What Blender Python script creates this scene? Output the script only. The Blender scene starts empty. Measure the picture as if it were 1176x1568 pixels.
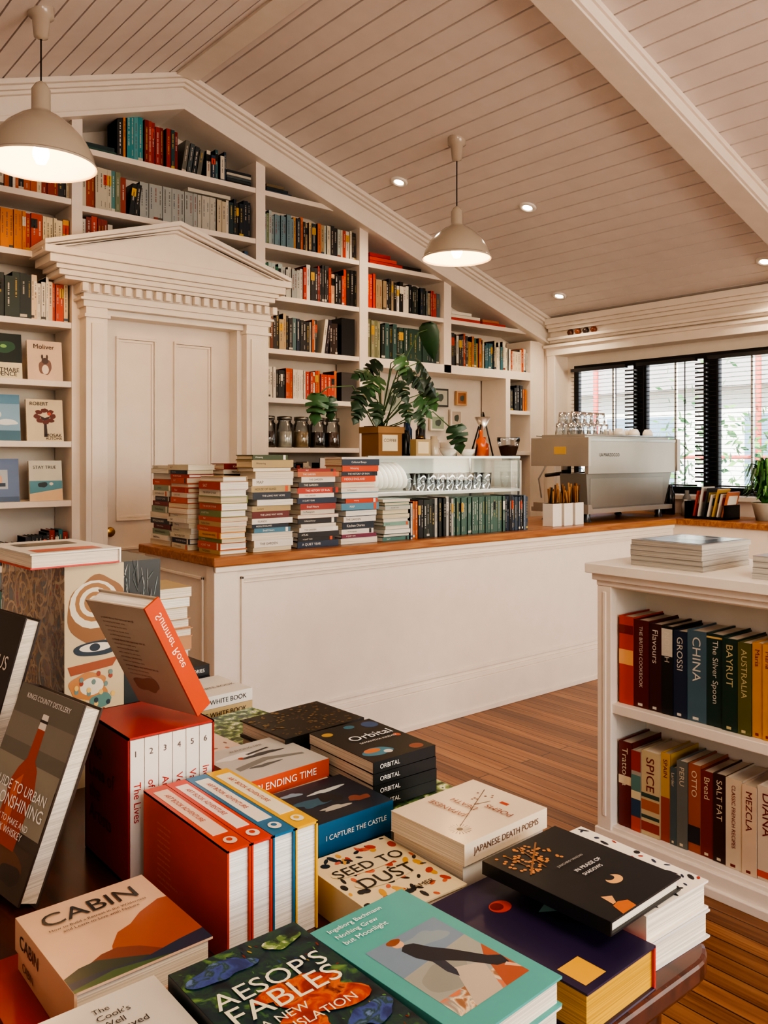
import bpy, math, random
from mathutils import Matrix, Vector
random.seed(7)
R=random.Random(11)
def lin(h):
    if isinstance(h,str):
        h=h.lstrip('#'); c=[int(h[i:i+2],16)/255 for i in (0,2,4)]
    else: c=h
    return tuple((x/12.92 if x<=.04045 else ((x+.055)/1.055)**2.4) for x in c)
# ---------------------------------------------------------------- materials
def newmat(name):
    m=bpy.data.materials.new(name); m.use_nodes=True
    return m,m.node_tree.nodes,m.node_tree.links,m.node_tree.nodes['Principled BSDF']
def attr_mat(name,rough=.5,spec=.5,coat=0,noise=.0,metal=0,bump=0):
    m,n,l,b=newmat(name)
    a=n.new('ShaderNodeAttribute'); a.attribute_name='Col'
    b.inputs['Roughness'].default_value=rough
    b.inputs['Specular IOR Level'].default_value=spec
    b.inputs['Coat Weight'].default_value=coat
    b.inputs['Coat Roughness'].default_value=.15
    b.inputs['Metallic'].default_value=metal
    src=a.outputs['Color']
    if noise>0:
        t=n.new('ShaderNodeTexCoord'); nz=n.new('ShaderNodeTexNoise'); nz.inputs['Scale'].default_value=9; nz.inputs['Detail'].default_value=5
        l.new(t.outputs['Object'],nz.inputs['Vector'])
        r=n.new('ShaderNodeMapRange'); r.inputs['From Min'].default_value=.3; r.inputs['From Max'].default_value=.7
        r.inputs['To Min'].default_value=1-noise; r.inputs['To Max'].default_value=1
        l.new(nz.outputs['Fac'],r.inputs['Value'])
        mx=n.new('ShaderNodeMix'); mx.data_type='RGBA'; mx.blend_type='MULTIPLY'; mx.inputs['Factor'].default_value=1
        l.new(src,mx.inputs[6]); l.new(r.outputs['Result'],mx.inputs[7]); src=mx.outputs[2]
        if bump:
            bp=n.new('ShaderNodeBump'); bp.inputs['Strength'].default_value=bump; bp.inputs['Distance'].default_value=.01
            nz2=n.new('ShaderNodeTexNoise'); nz2.inputs['Scale'].default_value=120
            l.new(t.outputs['Object'],nz2.inputs['Vector']); l.new(nz2.outputs['Fac'],bp.inputs['Height']); l.new(bp.outputs['Normal'],b.inputs['Normal'])
    l.new(src,b.inputs['Base Color'])
    return m
PAINT=attr_mat('painted_wood',.45,.4,0,.05,bump=.05)
PAPER=attr_mat('book_paper',.4,.45,.2,.10)
MATTE=attr_mat('matte',.8,.2,0,.06)
GLOSS=attr_mat('glossy',.2,.5,.4)
METAL=attr_mat('metal',.3,.5,0,metal=1)
STEEL=attr_mat('brushed_steel',.33,.5,0,.05,metal=.55)
LEAF=attr_mat('leaf',.35,.5,.1,.25)
def pages_mat():
    m,n,l,b=newmat('page_edges')
    a=n.new('ShaderNodeAttribute'); a.attribute_name='Col'
    t=n.new('ShaderNodeTexCoord'); mp=n.new('ShaderNodeMapping'); mp.inputs['Scale'].default_value=(6,6,900)
    nz=n.new('ShaderNodeTexNoise'); nz.inputs['Scale'].default_value=1; nz.inputs['Detail'].default_value=1
    l.new(t.outputs['Object'],mp.inputs['Vector']); l.new(mp.outputs['Vector'],nz.inputs['Vector'])
    r=n.new('ShaderNodeMapRange'); r.inputs['From Min'].default_value=.35; r.inputs['From Max'].default_value=.65; r.inputs['To Min'].default_value=.70; r.inputs['To Max'].default_value=1
    l.new(nz.outputs['Fac'],r.inputs['Value'])
    mx=n.new('ShaderNodeMix'); mx.data_type='RGBA'; mx.blend_type='MULTIPLY'; mx.inputs['Factor'].default_value=1
    l.new(a.outputs['Color'],mx.inputs[6]); l.new(r.outputs['Result'],mx.inputs[7]); l.new(mx.outputs[2],b.inputs['Base Color'])
    b.inputs['Roughness'].default_value=.85
    return m
PAGES=pages_mat()
def glass_mat(name='clear_glass',tint=(.97,.99,.98),refl=.35):
    m,n,l,b=newmat(name)
    out=n['Material Output']
    tr=n.new('ShaderNodeBsdfTransparent'); tr.inputs['Color'].default_value=(*tint,1)
    gl=n.new('ShaderNodeBsdfGlossy'); gl.inputs['Roughness'].default_value=.03
    fr=n.new('ShaderNodeFresnel'); fr.inputs['IOR'].default_value=1.45
    mr=n.new('ShaderNodeMath'); mr.operation='MULTIPLY_ADD'; mr.inputs[1].default_value=1.0; mr.inputs[2].default_value=.02*refl/.35
    mx=n.new('ShaderNodeMixShader'); l.new(fr.outputs[0],mr.inputs[0]); l.new(mr.outputs[0],mx.inputs[0])
    l.new(tr.outputs[0],mx.inputs[1]); l.new(gl.outputs[0],mx.inputs[2]); l.new(mx.outputs[0],out.inputs['Surface'])
    return m
GLASS=glass_mat(); TUMB=glass_mat('tumbler_glass',(.84,.88,.9),1.8)
def emit_mat(name,col,s):
    m,n,l,b=newmat(name)
    b.inputs['Emission Color'].default_value=(*col,1); b.inputs['Emission Strength'].default_value=s
    b.inputs['Base Color'].default_value=(*col,1); return m
BULB=emit_mat('bulb_glow',(1,.66,.34),12)
SPOTM=emit_mat('downlight_glow',(1,.86,.65),22)
def wood(name,c1,c2,c3,scale,rough=.35,planks=None,coat=.2,var=.3):
    m,n,l,b=newmat(name)
    t=n.new('ShaderNodeTexCoord'); mp=n.new('ShaderNodeMapping'); mp.inputs['Scale'].default_value=scale
    l.new(t.outputs['Object'],mp.inputs['Vector'])
    nz=n.new('ShaderNodeTexNoise'); nz.inputs['Scale'].default_value=3; nz.inputs['Detail'].default_value=8; nz.inputs['Distortion'].default_value=1.2
    l.new(mp.outputs['Vector'],nz.inputs['Vector'])
    cr=n.new('ShaderNodeValToRGB'); e=cr.color_ramp.elements
    e[0].position=.3; e[0].color=(*lin(c1),1); e[1].position=.7; e[1].color=(*lin(c3),1)
    k=e.new(.5); k.color=(*lin(c2),1)
    l.new(nz.outputs['Fac'],cr.inputs['Fac']); src=cr.outputs['Color']
    if planks:
        mp2=n.new('ShaderNodeMapping'); mp2.inputs['Rotation'].default_value=(0,0,math.pi/2)
        l.new(t.outputs['Object'],mp2.inputs['Vector'])
        bk=n.new('ShaderNodeTexBrick'); bk.inputs['Scale'].default_value=1; bk.inputs['Brick Width'].default_value=1.7; bk.inputs['Row Height'].default_value=planks
        bk.inputs['Mortar Size'].default_value=.0022; bk.inputs['Mortar Smooth'].default_value=.2
        bk.inputs['Color1'].default_value=(.58,.52,.48,1); bk.inputs['Color2'].default_value=(1.15,1.12,1.08,1); bk.inputs['Mortar'].default_value=(.06,.04,.03,1)
        bk.inputs['Bias'].default_value=0
        l.new(mp2.outputs['Vector'],bk.inputs['Vector'])
        mx=n.new('ShaderNodeMix'); mx.data_type='RGBA'; mx.blend_type='MULTIPLY'; mx.inputs['Factor'].default_value=1
        l.new(src,mx.inputs[6]); l.new(bk.outputs['Color'],mx.inputs[7]); src=mx.outputs[2]
    l.new(src,b.inputs['Base Color']); b.inputs['Roughness'].default_value=rough; b.inputs['Coat Weight'].default_value=coat; b.inputs['Coat Roughness'].default_value=.2
    return m
FLOORM=wood('floor_boards','#7d4e2c','#98663e','#ad7c50',(14,.5,1),.36,planks=.07,coat=.12)
OAK=wood('oak_top','#8a5028','#a4683a','#bc844c',(1,12,12),.35)
DARKWOOD=wood('dark_table_wood','#2c120a','#4a2012','#652f1a',(8,1,8),.25,coat=.5)
def art(name,stops,scale,detail=4,dist=0,interp='CONSTANT',stretch=(1,1,1)):
    m,n,l,b=newmat(name)
    t=n.new('ShaderNodeTexCoord'); mp=n.new('ShaderNodeMapping'); mp.inputs['Scale'].default_value=stretch
    nz=n.new('ShaderNodeTexNoise'); nz.inputs['Scale'].default_value=scale; nz.inputs['Detail'].default_value=detail; nz.inputs['Distortion'].default_value=dist
    l.new(t.outputs['Object'],mp.inputs['Vector']); l.new(mp.outputs['Vector'],nz.inputs['Vector'])
    cr=n.new('ShaderNodeValToRGB'); cr.color_ramp.interpolation=interp; e=cr.color_ramp.elements
    e[0].position=0; e[0].color=(*lin(stops[0][1]),1); e[1].position=stops[1][0]; e[1].color=(*lin(stops[1][1]),1)
    for p,c in stops[2:]:
        k=e.new(p); k.color=(*lin(c),1)
    l.new(nz.outputs['Fac'],cr.inputs['Fac']); l.new(cr.outputs['Color'],b.inputs['Base Color'])
    b.inputs['Roughness'].default_value=.35; b.inputs['Coat Weight'].default_value=.2
    return m
A_FOL=art('foliage_painting',[(0,'#0b141e'),(.38,'#101f28'),(.46,'#17303a'),(.52,'#1f4434'),(.57,'#16303c'),(.62,'#3c6638'),(.68,'#6a8a48')],30,7,.8,'LINEAR')
A_BLU=art('blue_painting',[(0,'#141e40'),(.4,'#26386e'),(.5,'#3c5290'),(.57,'#1e4438'),(.65,'#6078a4')],38,7,.9,'LINEAR')
A_FOX=art('fox_painting',[(0,'#4a140e'),(.4,'#8c2414'),(.5,'#b83e1a'),(.58,'#cc662c'),(.66,'#641c14')],40,7,1,'LINEAR')
A_GRN=art('garden_photo',[(0,'#1c2a20'),(.4,'#34502e'),(.47,'#5c7a3c'),(.54,'#98a868'),(.6,'#d4d4bc'),(.66,'#4c6a44')],55,6,.4)
A_MAR=art('marbled_painting',[(0,'#3c2a20'),(.4,'#9a6a4a'),(.47,'#d8c4a4'),(.54,'#8a8a80'),(.6,'#c87048')],24,5,1.5,'LINEAR')
def klimt(name='gilded_pattern'):
    m,n,l,b=newmat(name)
    t=n.new('ShaderNodeTexCoord'); vo=n.new('ShaderNodeTexVoronoi'); vo.inputs['Scale'].default_value=10
    l.new(t.outputs['Object'],vo.inputs['Vector'])
    ma=n.new('ShaderNodeMath'); ma.operation='MULTIPLY'; ma.inputs[1].default_value=26; l.new(vo.outputs['Distance'],ma.inputs[0])
    si=n.new('ShaderNodeMath'); si.operation='SINE'; l.new(ma.outputs[0],si.inputs[0])
    nz=n.new('ShaderNodeTexNoise'); nz.inputs['Scale'].default_value=18; nz.inputs['Detail'].default_value=4; l.new(t.outputs['Object'],nz.inputs['Vector'])
    cr=n.new('ShaderNodeValToRGB'); cr.color_ramp.interpolation='CONSTANT'; e=cr.color_ramp.elements
    cols=[(0,'#3f5058'),(.4,'#8a6034'),(.47,'#b89464'),(.53,'#6c3c20'),(.58,'#a07c48'),(.64,'#983e20')]
    e[0].position=0; e[0].color=(*lin(cols[0][1]),1); e[1].position=cols[1][0]; e[1].color=(*lin(cols[1][1]),1)
    for p,c in cols[2:]:
        k=e.new(p); k.color=(*lin(c),1)
    l.new(nz.outputs['Fac'],cr.inputs['Fac'])
    mx=n.new('ShaderNodeMix'); mx.data_type='RGBA'; mx.inputs[7].default_value=(*lin('#c0a47a'),1)
    r=n.new('ShaderNodeMapRange'); r.inputs['From Min'].default_value=.75; r.inputs['From Max'].default_value=.9; l.new(si.outputs[0],r.inputs['Value'])
    l.new(r.outputs['Result'],mx.inputs['Factor']); l.new(cr.outputs['Color'],mx.inputs[6]); l.new(mx.outputs[2],b.inputs['Base Color'])
    b.inputs['Roughness'].default_value=.25; b.inputs['Coat Weight'].default_value=.5
    return m
KLIMT=klimt()
MATS=[PAPER,PAGES,PAINT,GLOSS,MATTE,METAL,GLASS,LEAF,OAK,DARKWOOD,BULB,SPOTM,KLIMT,TUMB,FLOORM,STEEL,A_FOL,A_BLU,A_FOX,A_GRN,A_MAR]
PA,PG,PT,GL,MT,ME,GS,LF,OK_,DW,BU,SP,KL,TU,FL,ST,AF,AB,AX,AG,AM=range(21)
# ---------------------------------------------------------------- mesh builder
_tcache={}
def text_geo(body):
    if body in _tcache: return _tcache[body]
    cu=bpy.data.curves.new('t','FONT'); cu.body=body; cu.align_x='LEFT'; cu.resolution_u=3
    ob=bpy.data.objects.new('t',cu); bpy.context.scene.collection.objects.link(ob)
    dg=bpy.context.evaluated_depsgraph_get(); dg.update(); oe=ob.evaluated_get(dg); me=oe.to_mesh()
    vs=[v.co.copy() for v in me.vertices]; fs=[tuple(p.vertices) for p in me.polygons]
    fl=[me.polygons[i].normal.z<0 for i in range(len(fs))]
    fs=[tuple(reversed(f)) if q else f for f,q in zip(fs,fl)]
    oe.to_mesh_clear(); bpy.data.objects.remove(ob); bpy.data.curves.remove(cu)
    if vs:
        x0=min(v.x for v in vs); x1=max(v.x for v in vs); y0=min(v.y for v in vs); y1=max(v.y for v in vs)
        vs=[((v.x-x0)/(x1-x0),(v.y-y0)/(y1-y0)) for v in vs]; asp=(x1-x0)/(y1-y0)
    else: asp=1
    _tcache[body]=(vs,fs,asp); return _tcache[body]
class MB:
    def __init__(s): s.v=[];s.f=[];s.c=[];s.m=[];s.s=[]
    def add(s,vs,fs,col,mat=0,smooth=False,M=None):
        o=len(s.v); c=lin(col)
        for p in vs: s.v.append(tuple(M@Vector(p)) if M is not None else tuple(p))
        for f in fs: s.f.append(tuple(i+o for i in f)); s.c.append(c); s.m.append(mat); s.s.append(smooth)
    def box(s,x0,x1,y0,y1,z0,z1,col,mat=PA,M=None):
        s.add([(x0,y0,z0),(x1,y0,z0),(x1,y1,z0),(x0,y1,z0),(x0,y0,z1),(x1,y0,z1),(x1,y1,z1),(x0,y1,z1)],
              [(0,3,2,1),(4,5,6,7),(0,1,5,4),(1,2,6,5),(2,3,7,6),(3,0,4,7)],col,mat,False,M)
    def prismY(s,pts,y0,y1,col,mat=PT,M=None):
        n=len(pts); vs=[(x,y0,z) for x,z in pts]+[(x,y1,z) for x,z in pts]
        fs=[tuple(range(n)),tuple(range(2*n-1,n-1,-1))]+[((i+1)%n,i,i+n,(i+1)%n+n) for i in range(n)]
        s.add(vs,fs,col,mat,False,M)
    def prismZ(s,pts,z0,z1,col,mat=PT,M=None):
        n=len(pts); vs=[(x,y,z0) for x,y in pts]+[(x,y,z1) for x,y in pts]
        fs=[tuple(range(n-1,-1,-1)),tuple(range(n,2*n))]+[(i,(i+1)%n,(i+1)%n+n,i+n) for i in range(n)]
        s.add(vs,fs,col,mat,False,M)
    def poly(s,pts,z,col,mat=PA,M=None):
        s.add([(x,y,z) for x,y in pts],[tuple(range(len(pts)))],col,mat,False,M)
    def lathe(s,prof,c,col,mat=GL,seg=28,M=None,smooth=True):
        vs=[];fs=[]
        for r,z in prof:
            for i in range(seg):
                a=2*math.pi*i/seg; vs.append((c[0]+r*math.cos(a),c[1]+r*math.sin(a),c[2]+z))
        for j in range(len(prof)-1):
            for i in range(seg):
                k=(i+1)%seg; fs.append((j*seg+i,j*seg+k,(j+1)*seg+k,(j+1)*seg+i))
        s.add(vs,fs,col,mat,smooth,M)
    def tube(s,pts,r,col,mat=GL,seg=8,r2=None):
        vs=[];fs=[]; n=len(pts); P=[Vector(p) for p in pts]
        for j,p in enumerate(P):
            d=(P[min(j+1,n-1)]-P[max(j-1,0)]).normalized()
            a=d.cross(Vector((0,0,1)));
            if a.length<.01: a=d.cross(Vector((1,0,0)))
            a.normalize(); b=d.cross(a); rr=r if r2 is None else r+(r2-r)*j/(n-1)
            for i in range(seg):
                t=2*math.pi*i/seg; vs.append(tuple(p+a*rr*math.cos(t)+b*rr*math.sin(t)))
        for j in range(n-1):
            for i in range(seg):
                k=(i+1)%seg; fs.append((j*seg+i,j*seg+k,(j+1)*seg+k,(j+1)*seg+i))
        fs.append(tuple(range(seg-1,-1,-1))); fs.append(tuple((n-1)*seg+i for i in range(seg)))
        s.add(vs,fs,col,mat,True)
    def text(s,body,M,x,y,col,h=None,w=None,mat=PA,align='L'):
        vs,fs,asp=text_geo(body)
        if not vs: return
        if h is None: h=w/asp
        if w is None: w=h*asp
        if align=='C': x-=w/2
        s.add([(x+a*w,y+b*h,0) for a,b in vs],fs,col,mat,False,M)
    def obj(s,name,parent=None,bevel=0,loc=None):
        me=bpy.data.meshes.new(name); used=sorted(set(s.m)); mp={u:i for i,u in enumerate(used)}
        o=Vector(loc) if loc else Vector((0,0,0))
        me.from_pydata([tuple(Vector(v)-o) for v in s.v],[],s.f)
        for u in used: me.materials.append(MATS[u])
        me.polygons.foreach_set('material_index',[mp[i] for i in s.m]); me.polygons.foreach_set('use_smooth',s.s)
        ca=me.color_attributes.new('Col','FLOAT_COLOR','CORNER'); data=[]
        for f,c in zip(s.f,s.c): data.extend((*c,1)*len(f))
        ca.data.foreach_set('color',data); me.update()
        ob=bpy.data.objects.new(name,me); ob.location=o; bpy.context.scene.collection.objects.link(ob)
        if parent: ob.parent=parent
        if bevel:
            b=ob.modifiers.new('bevel','BEVEL'); b.width=bevel; b.segments=2; b.limit_method='ANGLE'; b.angle_limit=.6
        return ob
def T(x,y,z,rz=0): return Matrix.Translation((x,y,z))@Matrix.Rotation(math.radians(rz),4,'Z')
def frame(o,x,y):
    x=Vector(x).normalized(); y=Vector(y); y=(y-x*y.dot(x)).normalized(); z=x.cross(y)
    M=Matrix.Identity(4)
    for i in range(3): M[i][0]=x[i];M[i][1]=y[i];M[i][2]=z[i];M[i][3]=o[i]
    return M
# ---------------------------------------------------------------- books
CREAM='#e8dcc8'
def book(mb,M,w,l,h,col,spine='x-',pages=CREAM,hard=True,top=None,spcol=None):
    top=top or col; spcol=spcol or col
    ct=.0028 if hard else .0008; ins=.004 if hard else .0006
    a0,a1,b0,b1=ins,w-ins,ins,l-ins
    if spine=='x-': a0=ct
    if spine=='x+': a1=w-ct
    if spine=='y-': b0=ct
    if spine=='y+': b1=l-ct
    mb.box(a0,a1,b0,b1,ct,h-ct,pages,PG,M)
    mb.box(0,w,0,l,0,ct,col,PA,M); mb.box(0,w,0,l,h-ct,h,top,PA,M)
    if spine=='x-': mb.box(-.0004,ct,0,l,.0001,h-.0001,spcol,PA,M)
    if spine=='x+': mb.box(w-ct,w+.0004,0,l,.0001,h-.0001,spcol,PA,M)
    if spine=='y-': mb.box(0,w,-.0004,ct,.0001,h-.0001,spcol,PA,M)
    if spine=='y+': mb.box(0,w,l-ct,l+.0004,.0001,h-.0001,spcol,PA,M)
def dark(c): 
    r,g,b=lin(c); return .3*r+.6*g+.1*b<.25
def spine_marks(mb,M,x0,x1,z0,z1,y,col,rng):
    w=x1-x0;h=z1-z0
    tc=rng.choice(['#d8d0c0','#c8c0b0','#c8a850','#e8e0d0']) if dark(col) else rng.choice(['#4a4640','#5a544c','#8a4030','#3a4c60'])
    def q(a0,a1,c0,c1,c): 
        mb.add([(a0,y-.0005,c0),(a1,y-.0005,c0),(a1,y-.0005,c1),(a0,y-.0005,c1)],[(0,1,2,3)],c,PA,False,M)
    k=rng.random()
    if k<.13: q(x0,x1,z0+h*.62,z0+h*.86,rng.choice(['#f2ead8','#d84a28','#202020','#e0b040']))
    if k>.85: q(x0,x1,z0+h*.04,z0+h*.10,tc)
    z=z1-h*rng.uniform(.08,.2); zend=z0+h*rng.uniform(.25,.55); cw=min(w*rng.uniform(.2,.36),.008); cx=(x0+x1)/2
    while z>zend:
        L=rng.uniform(.003,.006)
        if rng.random()<.82: q(cx-cw/2,cx+cw/2,z-L*.62,z,tc)
        z-=L
    if rng.random()<.5:
        z=z0+h*.22; cw*=.6
        while z>z0+h*.1: 
            q(cx-cw/2,cx+cw/2,z-.0022,z,tc); z-=.004
def row(mb,M,length,pal,hmin,hmax,rng,tmin=.014,tmax=.036,depth=.15,fill=1,setn=0,maxh=None,lean_end=True):
    x=0; prev=None; run=0
    while x<length*fill-.012:
        if run<=0 or prev is None:
            col=rng.choice(pal); t=rng.uniform(tmin,tmax); h=rng.uniform(hmin,hmax); d=depth*rng.uniform(.85,1.05)
            run=rng.randint(setn,setn*2) if setn else (rng.randint(1,3) if rng.random()<.15 else 0)
            prev=(col,t,h,d)
        else: col,t,h,d=prev; run-=1
        if x+t>length: t=length-x
        if t<.008: break
        if maxh: 
            mh=min(maxh(x),maxh(x+t))-.006
            if mh<.07: break
            h=min(h,mh)
        y0=rng.uniform(0,.012)
        mb.box(x,x+t-.0008,y0,y0+d,0,h-.004,CREAM,PG,M)
        mb.box(x,x+.0018,y0,y0+d+.002,0,h,col,PA,M); mb.box(x+t-.0026,x+t-.0008,y0,y0+d+.002,0,h,col,PA,M)
        mb.box(x,x+t-.0008,y0-.0008,y0+.002,0,h,col,PA,M)
        spine_marks(mb,M,x,x+t-.0008,0,h,y0-.0008,col,rng)
        x+=t
        if not setn and rng.random()<.02: x+=rng.uniform(.008,.03)
    return x
def lean(mb,M,x,h,t,col,ang,d=.15):
    A=M@Matrix.Translation((x,0,0))@Matrix.Rotation(math.radians(ang),4,'Y')
    mb.box(0,t,0,d,0,h,col,PA,A); mb.box(.002,t-.002,.003,d+.001,.002,h+.0005,CREAM,PG,A)
    spine_marks(mb,A,0,t,0,h,-.0002,col,R)
TW=['THE HISTORY OF RAIN','SALT','A QUIET YEAR','MAP','NORTHERN LIGHT','Kitchen Diaries','THE LONG WAY HOME','River','ATLAS','Collected Essays','THE GARDEN','Small Hours','MIDDLE ENGLAND','BLUE','Letters','THE OVERSTORY','Wintering','HOUSE OF GLASS','ISLANDS','On Photography']
def flat_stack(mb,x,y,z,w,l,ztop,pal,rng,spine='y-',tmin=.014,tmax=.04,jit=2.0,pagefrac=.35,alt=None):
    while z<ztop-.006:
        t=min(rng.uniform(tmin,tmax),ztop-z)
        if ztop-z-t<.008: t=ztop-z
        col=rng.choice(pal); ww=w*rng.uniform(.84,1); ll=l*rng.uniform(.86,1)
        M=T(x+(w-ww)*rng.random(),y+(l-ll)*rng.random()*.4,z,rng.uniform(-jit,jit))
        sp=spine
        if rng.random()<pagefrac: sp=alt or {'y-':'y+','x-':'x+'}[spine]
        book(mb,M,ww,ll,t,col,sp,hard=rng.random()<.4,pages=rng.choice([CREAM,'#dccdb0','#f0eade']))
        tc='#e8e0d0' if dark(col) else '#3a3632'
        if sp in('y-','x-'):
            tx=rng.choice(TW); vs,fs,asp=text_geo(tx); L=ww if sp=='y-' else ll
            hh=min(t*rng.uniform(.3,.45),L*.6/asp); off=L*rng.uniform(.06,.25)
            S=M@(frame((0,-.0010,0),(1,0,0),(0,0,1)) if sp=='y-' else frame((-.0010,ll,0),(0,-1,0),(0,0,1)))
            mb.text(tx,S,off,t/2-hh/2,tc,h=hh)
            if rng.random()<.3: mb.poly([(L*.86,.001),(L*.93,.001),(L*.93,t-.001),(L*.86,t-.001)],.0001,rng.choice(['#e8e0d0','#d8501c','#1d1d1f']),PA,S)
        z+=t+.0004
# ================================================================ ROOM
WALL='#ebe0d4'; TRIM='#f0e7dc'; CEIL='#ece3de'
RX=2.353; XR=5.85; XL=-1.144; YB=5.1; YF=-2.6
def cz(x): return 3.75-.328*abs(x-RX)
mb=MB(); mb.box(XL-.1,XR+.1,YF-.1,YB+.1,-.06,0,'#b87040',FL); mb.obj('floor')
mb=MB(); mb.prismY([(XL-.1,0),(XR+.1,0),(XR+.1,cz(XR+.1)+.03),(RX,3.78),(XL-.1,cz(XL-.1)+.03)],YB,YB+.1,WALL,PT); mb.obj('wall_back')
mb=MB(); mb.box(XL-.1,XL,YF,YB,0,2.63,WALL,PT); mb.obj('wall_left')
mb=MB(); mb.box(XR,XR+.25,YF,YB,0,1.1,WALL,PT); mb.box(XR,XR+.25,YF,YB,2.286,2.63,WALL,PT)
mb.box(XR,XR+.25,4.67,YB,1.1,2.286,WALL,PT); mb.box(XR,XR+.25,YF,.3,1.1,2.286,WALL,PT); mb.obj('wall_right')
mb=MB(); mb.box(XL,XR,YF-.1,YF,0,.5,WALL,PT); mb.box(XL,-.4,YF-.1,YF,.5,2.4,WALL,PT); mb.box(5.2,XR,YF-.1,YF,.5,2.4,WALL,PT)
mb.prismY([(XL,2.4),(XR,2.4),(XR,cz(XR)),(RX,3.75),(XL,cz(XL))],YF-.1,YF,WALL,PT); mb.obj('wall_front')
mb=MB(); pw=.118
for sg in (1,-1):
    prof=[]; x=0; L=3.55
    while x<L:
        x2=min(x+pw,L); prof+= [(x+.005,0),(x2-.005,0),(x2-.003,.022),(x2+.003,.022)]; x=x2
    pts=[(RX+sg*a,cz(RX+sg*a)+b) for a,b in prof]
    vs=[(a,YF-.1,z) for a,z in pts]+[(a,YB+.1,z) for a,z in pts]; n=len(pts)
    fs=[(i,i+1,i+1+n,i+n) for i in range(n-1)]
    mb.add(vs,fs,CEIL,PT)
mb.prismY([(XL-.1,cz(XL-.1)+.03),(RX,3.78),(XR+.1,cz(XR+.1)+.03),(XR+.1,cz(XR+.1)+.1),(RX,3.86),(XL-.1,cz(XL-.1)+.1)],YF-.1,YB+.1,CEIL,PT)
mb.obj('ceiling')
def chev(mb,h0,h1,y0,y1,col=TRIM,xl=XL,xr=XR):
    mb.prismY([(xl,cz(xl)-h1),(RX,3.75-h1),(xr,cz(xr)-h1),(xr,cz(xr)-h0),(RX,3.75-h0),(xl,cz(xl)-h0)],y0,y1,col,PT)
mb=MB(); chev(mb,0,.09,2.31,2.50); chev(mb,.09,.105,2.325,2.485); chev(mb,0,.03,2.295,2.515); mb.obj('ceiling_beam',bevel=.003)
mb=MB(); mb.prismY([(RX-.07,3.71),(RX+.07,3.71),(RX+.07,3.735),(RX-.07,3.735)],YF,4.7,TRIM,PT); mb.obj('trim_ridge')
mb=MB(); chev(mb,0,.03,4.69,5.095); chev(mb,.03,.055,4.715,5.095); chev(mb,.055,.075,4.735,5.095); chev(mb,.075,.185,4.76,5.095); chev(mb,.185,.215,4.735,5.095)
mb.obj('trim_1',bevel=.003)
mb=MB()
for i,(d,z0,z1) in enumerate([(.10,2.55,2.60),(.075,2.52,2.55),(.05,2.49,2.52),(.02,2.44,2.49),(.06,2.415,2.44),(.03,2.395,2.415)]): mb.box(XR-d,XR-.001,YF,4.72,z0,z1,TRIM,PT)
mb.obj('trim_2',bevel=.003)
mb=MB()
mb.box(XR-.025,XR+.0,.2,4.76,2.286,2.36,TRIM,PT); mb.box(XR-.045,XR,.18,4.78,2.355,2.38,TRIM,PT)
mb.box(XR-.025,XR,4.67,4.75,1.1,2.286,TRIM,PT); mb.box(XR-.05,XR+.25,.2,4.70,1.08,1.115,TRIM,PT)
mb.obj('trim_3',bevel=.003)
mb=MB(); BK='#1c1d22'
X0=XR+.16; X1=XR+.21
mb.box(X0,X1,.3,4.67,2.20,2.286,TRIM,PT); mb.box(X0,X1,4.60,4.67,1.115,2.2,TRIM,PT)
mb.box(X0,X1,.3,4.6,2.16,2.20,BK,PT); mb.box(X0,X1,.3,4.6,1.115,1.17,BK,PT)
for y0,y1 in [(4.56,4.60),(3.88,4.00),(3.26,3.38),(2.62,2.72),(1.9,2.02),(1.1,1.22),(.3,.35)]: mb.box(X0,X1,y0,y1,1.17,2.16,BK,PT)
for y in (4.2,3.62,3.0,2.3,1.55): mb.box(X0+.01,X1-.01,y,y+.012,1.17,2.16,'#e8e4dc',PT)
mb.add([(X0+.02,.3,1.17),(X0+.02,4.6,1.17),(X0+.02,4.6,2.16),(X0+.02,.3,2.16)],[(0,1,2,3)],'#ffffff',GS)
mb.obj('window_1')
BL=[(4.02,4.57),(3.40,3.92),(2.74,3.30),(1.2,2.66)]
mb=MB(); z=1.20
while z<2.13:
    A=Matrix.Translation((XR+.09,0,z))@Matrix.Rotation(math.radians(3),4,'Y')
    for a,b in BL: mb.box(-.018,.018,a,b,-.0011,.0011,'#3a3c40',GL,A)
    z+=.033
for a,b in BL:
    mb.box(XR+.07,XR+.11,a,b,2.135,2.165,'#2a2b2f',GL); mb.box(XR+.075,XR+.105,a,b,1.178,1.19,'#2a2b2f',GL)
    for k in (.15,.85): 
        y=a+(b-a)*k; mb.box(XR+.068,XR+.070,y,y+.008,1.19,2.14,'#2a2b2f',MT)
z=1.21
while z<2.13:
    for a,b in [(3.925,4.015),(3.305,3.395),(2.665,2.735)]: mb.box(XR+.06,XR+.105,a,b,z,z+.012,'#34363a',GL)
    z+=.033
mb.obj('venetian_blind')
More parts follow.
